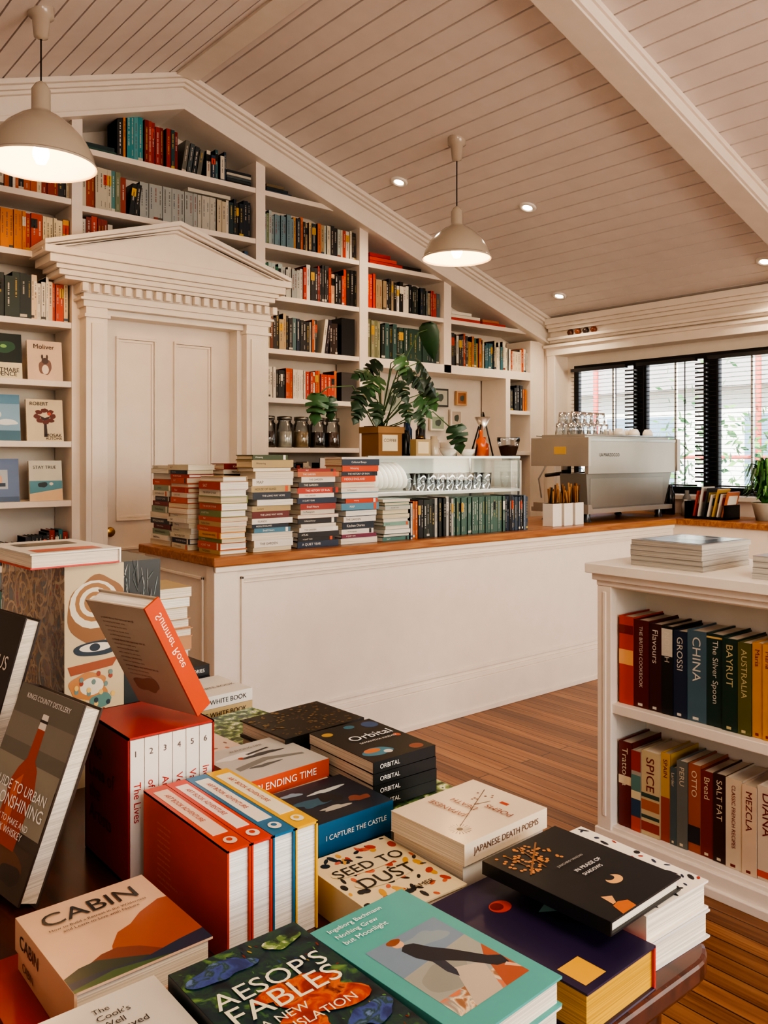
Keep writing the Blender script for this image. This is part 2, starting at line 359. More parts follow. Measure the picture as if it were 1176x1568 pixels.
# ---------------------------------------------------------------- outside
mb=MB(); mb.box(6.3,40,-25,30,-.35,-.3,'#b8b4ac',MT); mb.obj('street_ground')
mb=MB(); FX=15
mb.box(FX,FX+5,-4,24,-.3,2.75,'#e4e0d8',MT)
for y in range(-3,24,3):
    for z in (.7,):
        mb.box(FX-.05,FX,y,y+1.6,z,z+1.5,'#6f8494',GL); mb.box(FX-.1,FX,y-.1,y+1.7,z-.12,z,'#f4f2ee',MT)
        mb.box(FX-.07,FX,y+.76,y+.84,z,z+1.5,'#f4f2ee',MT)
mb.prismY([(FX-.5,2.7),(FX+5.5,2.7),(FX+2.5,4.4)],-4.3,24.3,'#a89c94',MT)
mb.obj('street_building')
mb=MB()
for y in (3.2,5.4,8.0,10.8): mb.tube([(11,y,-.3),(11,y,4.5)],.04,'#d06858',MT)
mb.tube([(11,3.2,3.1),(11,10.8,3.1)],.025,'#d06858',MT); mb.tube([(11,3.2,1.4),(11,10.8,1.4)],.025,'#d06858',MT)
mb.obj('street_railing')
mb=MB()
for i in range(4200):
    u=R.uniform(0,9); c=Vector((9.5+R.gauss(0,.35),1.5+u,-.3+abs(R.gauss(1.1,.5))*(1+.4*math.sin(u*2.1))))
    a=Vector((R.gauss(0,1),R.gauss(0,1),R.gauss(0,1))).normalized(); b=a.orthogonal().normalized(); s=R.uniform(.04,.08)
    mb.add([c-a*s,c+b*s*.5,c+a*s,c-b*s*.5],[(0,1,2,3)],R.choice(['#4d7a3c','#6c9a4c','#3a6030','#88ad60']),LF)
mb.tube([(9.5,1.5,-.1),(9.5,10.5,-.1)],.22,'#3a5030',MT)
mb.obj('street_hedge')
# ================================================================ BUILT-IN BOOKCASE
YS=4.8; YK=5.08; SH='#efe4d8'
mb=MB()
uprights=[(XL+.005,XL+.05),(-.45,-.38),(.55,.62),(1.69,1.752)]
def ut(x0,x1,zb=0):
    mb.box(x0,x1,YS,YK,zb,min(cz(x0),cz(x1))-.19,SH,PT)
for a,b in uprights: ut(a,b)
ut(2.90,2.972); ut(3.77,3.85); ut(4.62,4.70,2.07); ut(5.66,5.845); 
mb.box(5.345,5.40,YS,YK,0,2.07,SH,PT)
def shf(x0,x1,z,t=.034): mb.box(x0,x1,YS+.004,YK,z-t,z,SH,PT)
LZ=[2.87,2.54,2.165,1.83,1.49,1.155,.81,.45,.12]
for z in LZ: shf(XL+.04,1.69,z)
shf(.9,1.69,3.19); shf(1.752,2.90,3.18); shf(1.752,2.90,2.845); shf(1.752,2.90,2.56)
for z in (3.18,2.83,2.49,2.13,1.80,1.465,1.13,.8,.45,.12): shf(2.972,3.77,z)
shf(3.85,4.62,2.83); shf(3.85,4.62,2.50); 
mb.box(3.85,5.66,YS,YK,2.065,2.135,SH,PT)
shf(4.70,5.66,2.50); shf(5.40,5.66,1.80); shf(5.40,5.66,1.45)
mb.box(3.85,5.345,YS-.02,YK,.92,.965,SH,PT); mb.box(3.85,5.345,YS,YK-.01,0,.92,SH,PT)
mb.obj('built_in_bookcase',bevel=.002)
P_mix=['#2a2c30','#d8d0c0','#983024','#2e5a66','#b85a2c','#e0d4c0','#34485c','#6a2820','#b8a480','#4f7a72','#d6d0c2','#1c1d20','#1f3a34','#26344a']
P_red=['#a4281c','#7e1e1c','#b23c24','#26343c','#2a2c30','#1f4a50']
P_grey=['#b4b6b0','#a2a8a6','#c4c2b8','#8a9696']
P_dk=['#23262a','#303a40','#4a565c','#c0bcb0','#1d2a34','#6a6a62','#23262a']
P_pen=['#1d1d1f','#dfd9cc','#1d1d1f','#c8501e','#dfd9cc']
P_olv=['#8a8a68','#3a4c4c','#2c3c40','#4c5c54','#1e2a2e','#6c7460']
def wrow(mb,x0,x1,z,pal,h0,h1,**k): return x0+row(mb,T(x0,YS+.03,z),x1-x0,pal,h0,h1,R,**k)
cei=lambda X0,Z: (lambda x: cz(X0+x)-.2-Z)
mb=MB()
for a,b in [(-1.08,-.46),(-.37,.54)]:
    for z in LZ[:-2]: wrow(mb,a,b,z,P_mix,.18,.25)
wrow(mb,.64,1.69,2.87,['#e0d4c0','#2a2c30','#b85a2c','#d8c8a8','#1c1d20','#e8dcc8','#983024'],.2,.25); 
wrow(mb,.64,1.45,2.54,['#e0982c','#dc8428','#e0a838'],.215,.22,tmin=.022,tmax=.026,setn=3)
wrow(mb,1.45,1.54,2.54,['#c84a1e','#b83818'],.21,.23)
wrow(mb,1.54,1.685,2.54,['#2a2c30','#c83a1e','#e0a040','#e8d8b0'],.2,.24)
wrow(mb,.64,1.22,2.165,P_mix,.2,.25); wrow(mb,1.22,1.30,2.165,['#e8e0d0','#2c6a78'],.2,.25); wrow(mb,1.30,1.48,2.165,['#24302c','#1d1d1f','#2a3a34'],.22,.26,tmin=.03,tmax=.045); wrow(mb,1.48,1.685,2.165,['#e8d0b0','#e0c8a0','#c8481c','#e6e0d0','#d8783a'],.2,.25,tmin=.014,tmax=.024)
wrow(mb,.64,1.45,.81,P_mix,.1,.16); wrow(mb,1.45,1.68,.81,['#2f6f78','#2a2c30','#a03020'],.14,.19)
wrow(mb,.64,1.68,.45,P_mix,.2,.27); wrow(mb,.64,1.68,.12,P_mix,.2,.27)
mb.box(1.76,1.97,YS+.04,YS+.2,3.18,3.205,'#2e5a50',PA); mb.box(1.77,1.96,YS+.05,YS+.2,3.206,3.232,'#1f3a40',PA)
wrow(mb,1.97,2.03,3.18,['#2a2c30','#d8842a'],.24,.26,maxh=cei(1.97,3.18)); wrow(mb,2.03,2.14,3.18,['#7fb0b4','#2f8f98','#d8e0de','#5aa0a8'],.27,.29)
x=wrow(mb,2.14,2.36,3.18,P_red,.24,.27,tmin=.02,tmax=.03,maxh=cei(2.14,3.18)); 
for k in range(4): lean(mb,T(2.38,YS+.03,3.18),.035*k,.21-.012*k,.028,R.choice(P_dk),9)
wrow(mb,2.56,2.7,3.18,['#2b4058','#d8d0c0','#b83a1e','#34606a'],.15,.2,maxh=cei(2.56,3.18))
for k in range(5): mb.box(2.70,2.88,YS+.03,YS+.17,3.18+k*.018,3.196+k*.018,P_dk[k],PA)
wrow(mb,1.76,1.96,2.845,['#a0402c','#4f8a8c','#c8c0ac','#3a7078'],.23,.25); 
wrow(mb,1.96,2.03,2.845,['#7a8468','#9a4030'],.22,.25)
for k in range(2): lean(mb,T(2.04,YS+.03,2.845),.03*k,.2,.028,'#1d2328',7)
x=wrow(mb,2.11,2.62,2.845,['#b0b2ac','#a4aaa8','#bab8ae'],.21,.222,tmin=.026,tmax=.030,setn=9)
mb.box(2.42,2.72,YS+.02,YS+.16,3.068,3.09,'#c8c4b8',PA)
wrow(mb,2.63,2.72,2.845,['#d4ccbc','#c4b8a0'],.2,.22); wrow(mb,2.72,2.89,2.845,['#1c2a38','#223c44','#c0a060','#1d1d1f'],.2,.245)
wrow(mb,1.76,1.95,2.56,['#c8401c','#1d1d1f','#8a2c20','#dfd9cd'],.2,.25); wrow(mb,2.55,2.89,2.56,['#1d1d1f','#d8d0c0','#3a5a78','#2a2c30'],.17,.22)
# bay 1
for k in range(3): mb.box(3.0,3.2-.03*k,YS+.03,YS+.17,3.18+k*.02,3.198+k*.02,['#34485c','#26343c','#7a6a50'][k],PA)
wrow(mb,2.985,3.22,2.83,['#8ca4a8','#7694a0','#a8b4b4','#889ca0','#7a8a64'],.2,.235); wrow(mb,3.22,3.48,2.83,['#d8943c','#2a2c30','#d8703a','#d8c090','#b09870','#2a3a44'],.19,.24,maxh=cei(3.22,2.83))
wrow(mb,3.48,3.765,2.83,['#d8d0b8','#dcd6ca','#b8c4bc','#2a2c30','#c8401c','#d8d0b8'],.19,.22,maxh=cei(3.48,2.83))
wrow(mb,2.985,3.13,2.49,['#2f6f58','#dfd9cd','#b8ccc8'],.2,.23); wrow(mb,3.13,3.30,2.49,P_grey,.19,.22,tmin=.02,tmax=.03)
wrow(mb,3.30,3.52,2.49,['#e0d8cc','#e4dcd0','#b83a2c','#e0d8cc','#3a3a3c'],.23,.27); wrow(mb,3.52,3.765,2.49,['#c8401c','#d0521e','#b83018','#e0b890','#1d1d1f'],.21,.27)
wrow(mb,2.985,3.16,2.13,['#6a3a28','#b8a480','#80302a','#2a2c30'],.2,.27); wrow(mb,3.16,3.42,2.13,['#24344a','#b8b09c','#5a7a80','#b8582c','#2a2c30','#1d2430'],.2,.24)
for k in range(2): lean(mb,T(3.45,YS+.03,2.13),.03*k,.25,.026,['#dfd6c4','#2a2030'][k],8)
wrow(mb,3.53,3.6,2.13,['#8a3a24','#3a2a24'],.2,.24); mb.box(3.62,3.74,YS+.02,YS+.16,2.13,2.40,'#15171a',PA,None)
wrow(mb,2.985,3.32,1.80,P_pen,.19,.21,tmin=.018,tmax=.024,setn=2); wrow(mb,3.32,3.6,1.80,['#b83018','#dfd9cc','#c8401c','#d8783a','#2a2c30'],.18,.22); mb.box(3.62,3.75,YS+.02,YS+.16,1.80,2.01,'#3a3230',PA)
for z in (1.13,.8,.45): wrow(mb,2.985,3.765,z,P_mix,.18,.25)
# bay 2
for k in range(3): mb.box(3.88,4.2-.06*k,YS+.02,YS+.17,2.83+k*.028,2.855+k*.028,['#c83018','#d8401c','#b02418'][k],PA)
mb.box(4.15,4.4,YS+.03,YS+.17,2.83,2.86,'#2a2420',PA)
wrow(mb,3.87,3.95,2.50,['#c22818','#d83a20'],.25,.29,tmin=.02,tmax=.03); wrow(mb,3.95,4.12,2.50,['#1d1d1f','#2a2c30','#a89070','#3a3c40'],.21,.25)
wrow(mb,4.12,4.28,2.50,['#e0dace','#1d1d1f'],.2,.24,tmin=.03,tmax=.05); wrow(mb,4.28,4.46,2.50,['#1d2228','#24302c','#24344a'],.21,.24,maxh=cei(4.28,2.5)); wrow(mb,4.46,4.61,2.50,['#a89878','#b83a2c','#5a6a70'],.18,.21,maxh=cei(4.46,2.5))
wrow(mb,3.87,4.0,2.135,['#98987a','#7a7a5c'],.27,.29,tmin=.03,tmax=.035); wrow(mb,4.0,4.18,2.135,['#24302c','#3a5c5c'],.24,.28,tmin=.03,tmax=.045); wrow(mb,4.18,4.48,2.135,['#2c4a40','#304c44'],.25,.255,tmin=.045,tmax=.05,setn=5); wrow(mb,4.48,4.61,2.135,P_olv,.2,.24)
# bay 3
for k in range(3): mb.box(4.72,5.05-.1*(k==2),YS+.02,YS+.17,2.50+k*.025,2.523+k*.025,['#c83018','#e8e0d0','#efe9dd'][k],PA)
for k in range(2): mb.box(5.08,5.36-.08*k,YS+.02,YS+.17,2.50+k*.022,2.52+k*.022,['#c23018','#b87050'][k],PA)
wrow(mb,4.72,4.93,2.135,['#b84a20','#1d1d1f','#cfc9bd','#3a3c40'],.23,.27); wrow(mb,4.93,5.1,2.135,['#5a8a78','#2a6a5a','#c09040','#b8683a'],.2,.26); wrow(mb,5.1,5.42,2.135,['#dfd9cd','#d8703a','#d8c8a0','#24344a','#e0d8c0','#3a6a78'],.19,.25,maxh=cei(5.1,2.135)); wrow(mb,5.42,5.655,2.135,['#e0d0b8','#d0501c','#e6e0d4','#a83c2c'],.17,.21,maxh=cei(5.42,2.135))
wrow(mb,5.41,5.65,1.80,['#1c6a98','#d8781c','#1d1d1f','#2a80b0'],.17,.22,tmin=.025,tmax=.045)
mb.obj('shelf_books')
mb=MB()
sq=lambda a,b,c,d:[(a,b),(c,b),(c,d),(a,d)]
def ell(cx,cy,rx,ry,n=18,rot=0): return [(cx+rx*math.cos(2*math.pi*i/n)*math.cos(rot)-ry*math.sin(2*math.pi*i/n)*math.sin(rot),cy+rx*math.cos(2*math.pi*i/n)*math.sin(rot)+ry*math.sin(2*math.pi*i/n)*math.cos(rot)) for i in range(n)]
def blob(cx,cy,rx,ry,n=40,amp=.25,seed=1):
    q=random.Random(seed); ph=[q.uniform(0,6.28) for _ in range(5)]
    return [(cx+rx*(1+amp*sum(math.sin((k+2)*2*math.pi*i/n+ph[k])/(k+1.5) for k in range(5))/2)*math.cos(2*math.pi*i/n),cy+ry*(1+amp*sum(math.sin((k+2)*2*math.pi*i/n+ph[k])/(k+1.5) for k in range(5))/2)*math.sin(2*math.pi*i/n)) for i in range(n)]
def face(x,z,w,h,col,shapes=(),texts=()):
    M=Matrix.Translation((x,YS+.045,z))@Matrix.Rotation(math.radians(-7),4,'X')
    mb.box(0,w,0,.018,0,h,CREAM,PG,M); mb.box(-.001,w+.001,-.002,0,-.001,h+.002,col,PA,M)
    F=M@frame((0,-.0024,0),(1,0,0),(0,0,1)); 
    for i,(c,pts) in enumerate(shapes): mb.poly([(a*w,b*h) for a,b in pts],.0003*(i+1),c,PA,F)
    G=F@Matrix.Translation((0,0,.003))
    for t,px,py,hh,c in texts: mb.text(t,G,px*w,py*h,c,w=hh*w)
face(1.225,1.83,.21,.25,'#16292a',[('#2f5c48',blob(.5,.7,.34,.14)),('#8ac070',ell(.55,.72,.08,.04)),('#e9e0c0',sq(0,0,1,.36))],[('THE',.08,.25,.2,'#111111'),('NIGHTMARE',.06,.15,.86,'#111111'),('SEQUENCE',.06,.04,.8,'#111111')])
face(1.465,1.83,.19,.225,'#e8cdb4',[('#8a6a60',blob(.5,.34,.18,.2)),('#5a4a48',ell(.5,.5,.1,.08)),('#f4e4d0',ell(.5,.28,.1,.12)),('#5a4a48',ell(.42,.6,.03,.06)),('#5a4a48',ell(.56,.6,.03,.06))],[('Moliver',.18,.8,.6,'#3a3028')])
face(1.215,1.49,.21,.255,'#8cb4d0',[('#d8e4e8',blob(.3,.55,.24,.1)),('#4a7890',sq(0,0,1,.22)),('#e8eef0',blob(.66,.4,.26,.07,seed=3)),('#5f93b4',sq(0,.8,1,1))],[])
face(1.46,1.49,.20,.235,'#e0d0b0',[('#3a2018',[(.46,.1),(.56,.1),(.54,.5),(.7,.62),(.5,.56),(.3,.64),(.47,.48)])]+[('#6a2a1c',blob(.5+.22*math.cos(a),.6+.14*math.sin(a),.09,.055,seed=int(a*3))) for a in [0,.8,1.6,2.4,3.2,4,4.8,5.5]]+[('#c84a2c',ell(.62,.66,.05,.04))],[('ROBERT',.1,.86,.5,'#201810'),('MOSAK',.5,.1,.45,'#201810'),('AUTOHA',.5,.03,.45,'#201810')])
face(1.21,1.155,.21,.235,'#6a80a8',[('#b8c0c8',sq(.3,.3,.72,.75)),('#4a6080',sq(0,0,1,.12)),('#e8b090',blob(.5,.5,.08,.12)),('#2a3a50',sq(.36,.36,.66,.44))],[])
face(1.475,1.155,.18,.225,'#d8d4c3',[('#5a98a8',sq(0,.18,1,.5)),('#e8c8a0',[(0,0),(1,0),(1,.3),(0,.18)]),('#2c3a40',blob(.4,.4,.14,.07)),('#e8e0d0',ell(.66,.42,.06,.04))],[('STAY TRUE',.12,.8,.7,'#30302c')])
for x in (.66,.92):
    face(x,1.83,.2,.24,'#b8442c' if x>.8 else '#dcd0b8'); face(x,1.49,.2,.24,'#3a5a60' if x>.8 else '#7a3a2c'); face(x,1.155,.2,.23,'#d8c8a0' if x>.8 else '#4f7a72')
mb.obj('display_books')
# ================================================================ DOOR
mb=MB(); DY=4.86
mb.box(1.86,2.77,DY,DY+.04,0,2.25,'#efe4d8',PT)
def panel(mb,x0,x1,z0,z1,y,w=.022,d=.012,col='#efe4d8'):
    for k,(o,dd) in enumerate([(0,d),(w*.55,d*.5)]):
        a0,a1,c0,c1=x0+o,x1-o,z0+o,z1-o; ww=w*.5
        mb.box(a0,a1,y-dd,y+.001,c0,c0+ww,col,PT); mb.box(a0,a1,y-dd,y+.001,c1-ww,c1,col,PT)
        mb.box(a0,a0+ww,y-dd,y+.001,c0+ww,c1-ww,col,PT); mb.box(a1-ww,a1,y-dd,y+.001,c0+ww,c1-ww,col,PT)
for a,b in ((1.97,2.225),(2.34,2.61)):
    panel(mb,a,b,1.02,2.12,DY,.03,.016); panel(mb,a,b,.2,.86,DY,.03,.016)
mb.lathe([(0,0),(.026,.005),(.03,.02),(.02,.035),(.01,.04),(.01,.06)],(0,0,0),'#b89050',ME,M=Matrix.Translation((1.92,DY-.06,.96))@Matrix.Rotation(-math.pi/2,4,'X'))
mb.obj('door_1',bevel=.002)
mb=MB(); C=2.257
for a,b in ((1.735,1.86),(2.77,2.935)):
    mb.box(a,b,4.70,4.90,0,2.25,TRIM,PT); mb.box(a-.01,b+.01,4.685,4.88,0,.2,TRIM,PT); mb.box(a+.03,b-.03,4.69,4.72,.28,2.16,TRIM,PT)
    mb.box(a-.012,b+.012,4.685,4.88,2.19,2.21,TRIM,PT)
for a,b in ((1.86,1.885),(2.735,2.77)): mb.box(a,b,4.76,4.86,0,2.25,TRIM,PT)
mb.box(1.72,2.95,4.695,4.90,2.25,2.325,TRIM,PT); mb.box(1.86,2.77,4.74,4.86,2.215,2.25,TRIM,PT)
mb.box(1.70,2.965,4.68,4.90,2.285,2.30,TRIM,PT)
mb.box(1.70,2.965,4.69,4.90,2.325,2.38,TRIM,PT)
x=1.70
while x<2.95: mb.box(x,x+.034,4.655,4.69,2.328,2.376,TRIM,PT); x+=.062
for hw,y,z0,z1 in [(.655,4.655,2.38,2.40),(.69,4.64,2.40,2.43),(.71,4.625,2.43,2.455),(.75,4.605,2.455,2.50),(.783,4.585,2.50,2.54)]:
    mb.box(C-hw,C+hw,y,4.86,z0,z1,TRIM,PT)
apx=2.80; hw=.783
mb.prismY([(C-hw,2.54),(C+hw,2.54),(C,apx-.03)],4.66,4.86,TRIM,PT)
for o,t,y in [(0,.028,4.585),(.028,.02,4.605),(.048,.016,4.63)]:
    mb.prismY([(C-hw,2.54-o*.3),(C-hw,2.566-o),(C,apx-o),(C+hw,2.566-o),(C+hw,2.54-o*.3),(C,apx-o-t-.0)],y,4.86,TRIM,PT)
mb.obj('door_pediment',bevel=.0025)
# ================================================================ COUNTER
mb=MB(); CB='#f0e4d4'; XC0=1.75; XC1=5.34; YC=3.23; YCB=3.95
mb.box(XC0,XC1,YC,YCB,0,.93,CB,PT)
mb.box(XC0-.012,XC0+.10,YC-.012,YC+.06,.0,.93,CB,PT)
mb.box(XC1,XR-.006,.2,YCB,0,.93,CB,PT) 
mb.box(XC0-.02,XC1,YC-.022,YCB,0,.19,CB,PT); mb.box(XC0-.028,XC1,YC-.03,YCB,.0,.03,CB,PT); mb.box(XC0-.012,XC1,YC-.014,YCB,.19,.215,CB,PT)
mb.box(XC0,XC1,YC-.008,YC,.235,.255,CB,PT)
mb.box(XC0+.12,XC1-.04,YC-.014,YC,.865,.878,CB,PT); mb.box(XC0+.12,XC1-.04,YC-.008,YC,.848,.856,CB,PT); mb.box(XC0+.12,XC0+.133,YC-.014,YC,.255,.878,CB,PT)
mb.box(XC0-.01,XC0,YC+.1,YCB-.06,.86,.875,CB,PT); mb.box(XC0-.01,XC0,YC+.1,YC+.115,.25,.875,CB,PT); mb.box(XC0-.01,XC0,YCB-.075,YCB-.06,.25,.875,CB,PT)
mb.obj('shop_counter',bevel=.003)
mb=MB(); mb.prismZ([(XC0-.025,YC-.035),(XC1-.03,YC-.035),(XC1-.03,.2),(XR-.006,.2),(XR-.006,YCB+.02),(XC0-.025,YCB+.02)],.93,.972,'#b07038',OK_)
tp=mb.obj('counter_top',bevel=.006)
mb=MB(); mb.box(XC0-.012,XC1-.02,YC-.024,YC-.001,.905,.929,CB,PT); mb.obj('trim_4',bevel=.004)
CT=.9725
P_st=['#24344a','#b8401c','#d8d0c0','#2f5c50','#1d1d1f','#b89050','#5a8aa0','#982c20','#dfd9cd','#3a5a78','#c8703a','#7a2424','#c0b8a4']
mb=MB()
flat_stack(mb,1.79,3.26,CT,.14,.22,1.315,['#c8501c','#d8983a','#dcd4c4','#b83018','#7a8a50','#b89c6c'],R,'x-',.018,.034,1.5,.2)
flat_stack(mb,1.77,3.53,CT,.15,.2,1.365,['#dcd4c4','#c8501c','#d4ccb4','#24344a','#a0743a','#b83018'],R,'x-',.016,.03,3,.25)
flat_stack(mb,1.775,3.74,CT,.15,.2,1.36,['#7a1e1e','#dcd4c4','#3a3c40','#c8501c','#b89c6c','#8a9880'],R,'x-',.016,.032,3,.25)
flat_stack(mb,1.94,3.51,CT,.2,.14,1.37,P_st,R,'y-',.016,.032,2,.3)
flat_stack(mb,1.945,3.26,CT,.225,.15,1.41,['#24344a','#d8d0c0','#b8b09c','#6a2420','#4a7a90','#dcd4c8','#3a4a28','#1d2a3a','#b09868','#1d1d1f'],R,'y-',.016,.034,2,.25)
flat_stack(mb,2.20,3.27,CT,.235,.15,1.345,['#1d1d1f','#b83018','#dcd4c8','#24344a','#982c20','#c06a3a','#c8501c','#c8c0b0','#2a2c30'],R,'y-',.016,.032,2,.25)
flat_stack(mb,2.455,3.27,CT,.235,.15,1.40,['#c02c18','#d04a20','#24344a','#7a2c48','#5088a0','#c8401c','#dcd4c8','#3a6a78','#1d2a3a'],R,'y-',.018,.034,1.5,.2)
flat_stack(mb,2.2,3.46,CT,.24,.16,1.32,P_st,R,'y-',.018,.034,3,.3)
mb.obj('counter_book_stack')
mb=MB()
flat_stack(mb,2.715,3.27,CT,.19,.15,1.185,['#4f7a72','#2f5c50','#b8b8ac','#3a4c4c','#7aa090'],R,'y-',.016,.022,.5,.3)
M=T(2.915,3.27,CT)
x=row(mb,M,.05,['#c8601c','#d8d0c4'],.185,.2,R,.012,.016)
x=x+row(mb,T(2.965,3.27,CT),.10,['#26302c','#1d1d1f'],.2,.21,R,.018,.024)
row(mb,T(3.065,3.27,CT),.16,['#1d2422','#b8b4a8','#1f3a34'],.2,.215,R,.014,.024)
row(mb,T(3.225,3.27,CT),.42,['#4c6c60'],.2,.206,R,.015,.02,setn=20)
row(mb,T(3.645,3.27,CT),.2,['#1f2a3a','#3a4a5c','#6a7888','#1d1d1f'],.19,.21,R,.012,.02)
mb.obj('book_row')
# ---- glass display cabinet
mb=MB(); gx0,gx1,gy0,gy1,gz0,gz1=2.77,3.98,3.46,3.90,CT+.0005,1.395
def qd(a,b,c,d,mat=GS): mb.add([a,b,c,d],[(0,1,2,3)],'#ffffff',mat)
qd((gx0,gy0,gz0),(gx1,gy0,gz0),(gx1,gy0,gz1),(gx0,gy0,gz1))
qd((gx0,gy0,gz0),(gx0,gy1,gz0),(gx0,gy1,gz1),(gx0,gy0,gz1)); qd((gx1,gy0,gz0),(gx1,gy1,gz0),(gx1,gy1,gz1),(gx1,gy0,gz1))
mb.box(gx0,gx1,gy0,gy1,gz1,gz1+.008,'#e8f0ee',GS)
mb.box(gx0+.012,gx1-.012,gy0+.02,gy1-.02,1.195,1.203,'#d8dcd6',PT)
mb.box(gx0+.012,gx1-.012,gy1-.012,gy1,gz0,gz1,'#cdd2cc',PT)
for x in (gx0,gx1-.01):
    for y in (gy0,gy1-.01): mb.box(x,x+.01,y,y+.01,gz0,gz1,'#a8aaa8',ME)
mb.box(gx0,gx1,gy0-.004,gy0+.008,gz1-.002,gz1+.012,'#b8bab8',ME); mb.box(gx0,gx1,gy0-.002,gy0+.006,1.19,1.206,'#c8cac8',ME)
mb.box(gx0,gx1,gy0+.01,gy1-.012,gz0,gz0+.015,'#e0dcd4',PT)
li=bpy.data.lights.new('cabinet_fill','AREA'); li.shape='RECTANGLE'; li.size=1.1; li.size_y=.03; li.energy=1.6; li.color=(1,.95,.88)  # added light to brighten the cabinet interior, not an actual fixture
lo=bpy.data.objects.new('cabinet_fill',li); lo.location=(3.375,3.50,1.385); lo.rotation_euler=(math.radians(30),0,0); bpy.context.scene.collection.objects.link(lo)
mb.obj('glass_display_cabinet')
mb=MB()
for i in range(8):
    A=Matrix.Translation((2.90+.036*i,3.68,1.288))@Matrix.Rotation(math.radians(66),4,'Y')
    mb.lathe([(0,0),(.055,.002),(.082,.012),(.084,.014),(.055,.006),(0,.004)],(0,0,0),'#efe9df',GL,M=A)
mb.obj('dinner_plates')
def tumbler(mb,x,y,z,r=.033,h=.09,inv=False):
    pr=[(0,.002),(r*.78,.0),(r,h),(r*.93,h)]
    if inv: pr=[(a,h-b) for a,b in pr]
    mb.lathe(pr,(x,y,z),'#ffffff',TU,18)
mb=MB()
for i in range(8):
    for j in range(2): tumbler(mb,3.28+i*.078,3.6+j*.12,1.2035,.035,.1)
mb.obj('water_glasses')
mb=MB()
for l in range(2):
    for i in range(6-l):
        for j in range(2): tumbler(mb,4.55+i*.072+l*.03,3.50+j*.1,1.553+l*.076,.034,.075,True)
mb.obj('stacked_tumblers')
mb=MB()
for x,y,r,h in [(3.52,3.62,.055,.05),(3.52,3.62,.055,.085),(3.66,3.60,.05,.045),(3.64,3.72,.05,.07)]:
    mb.lathe([(0,0),(r*.5,0),(r*.85,h*.5),(r,h),(r*.94,h),(r*.8,h*.5),(0,h*.2)],(x,y,1.4035),'#f1ece2',GL)
mb.obj('ceramic_bowls')
mb=MB()
for x,y,c,h in [(3.80,3.62,'#d8601c',.16),(3.89,3.68,'#c04a18',.12)]:
    mb.lathe([(0,0),(.032,0),(.032,h*.6),(.012,h*.75),(.012,h),(0,h)],(x,y,1.4075),c,GL)
mb.tube([(3.75,3.62,1.408),(3.83,3.63,1.68)],.005,'#404040',ME); mb.tube([(3.91,3.62,1.408),(3.83,3.63,1.68)],.005,'#404040',ME)
mb.tube([(3.83,3.74,1.408),(3.83,3.63,1.68)],.005,'#404040',ME)
mb.lathe([(.012,0),(.05,.08),(.047,.08),(.01,0)],(3.83,3.635,1.57),'#e8e4dc',ME)
mb.obj('coffee_dripper')
mb=MB()
for x,y,c,h in [(3.16,3.60,'#1d2422',.15),(3.27,3.60,'#2f8090',.10),(3.33,3.66,'#26282a',.19),(3.40,3.62,'#c8b8a0',.12),(3.26,3.7,'#1c3a5a',.2)]:
    mb.lathe([(0,0),(.028,0),(.03,h*.1),(.03,h*.8),(.02,h*.88),(.02,h),(0,h)],(x,y,1.4035),c,GL)
mb.obj('syrup_bottles')
# ---- potted monstera
HALF=[(0,-.05),(.10,-.16),(.26,-.18),(.38,-.06),(.42,.06),(.16,.14),(.43,.20),(.42,.33),(.15,.32),(.37,.44),(.32,.56),(.12,.48),(.24,.70),(.12,.84),(0,1)]
def mleaf(mb,p,s,tip,nrm,col,simple=False):
    tip=Vector(tip).normalized(); n=Vector(nrm); n=(n-tip*n.dot(tip)).normalized(); sd=tip.cross(n)
    H=[(0,-.04),(.14,-.12),(.26,-.02),(.3,.2),(.26,.45),(.15,.75),(0,1)] if simple else HALF
    p=Vector(p)
    def q(a,b): return tuple(p+sd*a*s+tip*b*s+n*(-abs(a)*.45*s-.3*b*b*s))
    vs=[q(0,b) for b in [h[1] for h in H]]; k=len(H)
    for sg in (1,-1): vs+=[q(sg*a,b) for a,b in H]
    fs=[]
    for i in range(k-1):
        fs.append((i,k+i,k+i+1,i+1)); fs.append((i,i+1,2*k+i+1,2*k+i))
    mb.add(vs,fs,col,LF,True)
mb=MB(); px,py,pz=3.0,3.62,1.4035
mb.box(px-.085,px+.085,py-.075,py+.075,pz,pz+.15,'#8f6a48',MT); mb.box(px-.095,px+.095,py-.085,py+.085,pz+.13,pz+.165,'#a07a54',MT)
mb.box(px-.06,px+.05,py-.079,py-.075,pz+.03,pz+.12,'#e0d0b0',PA); mb.box(px-.08,px+.08,py-.06,py+.06,pz+.15,pz+.17,'#3a2a20',MT)
mb.text('COFFEE',frame((px-.05,py-.0796,pz+.08),(1,0,0),(0,0,1)),0,0,'#4a3020',w=.09)
gr=['#23422a','#2c5230','#1e3822','#3c6a3c','#2a4a2c','#4c7a44']
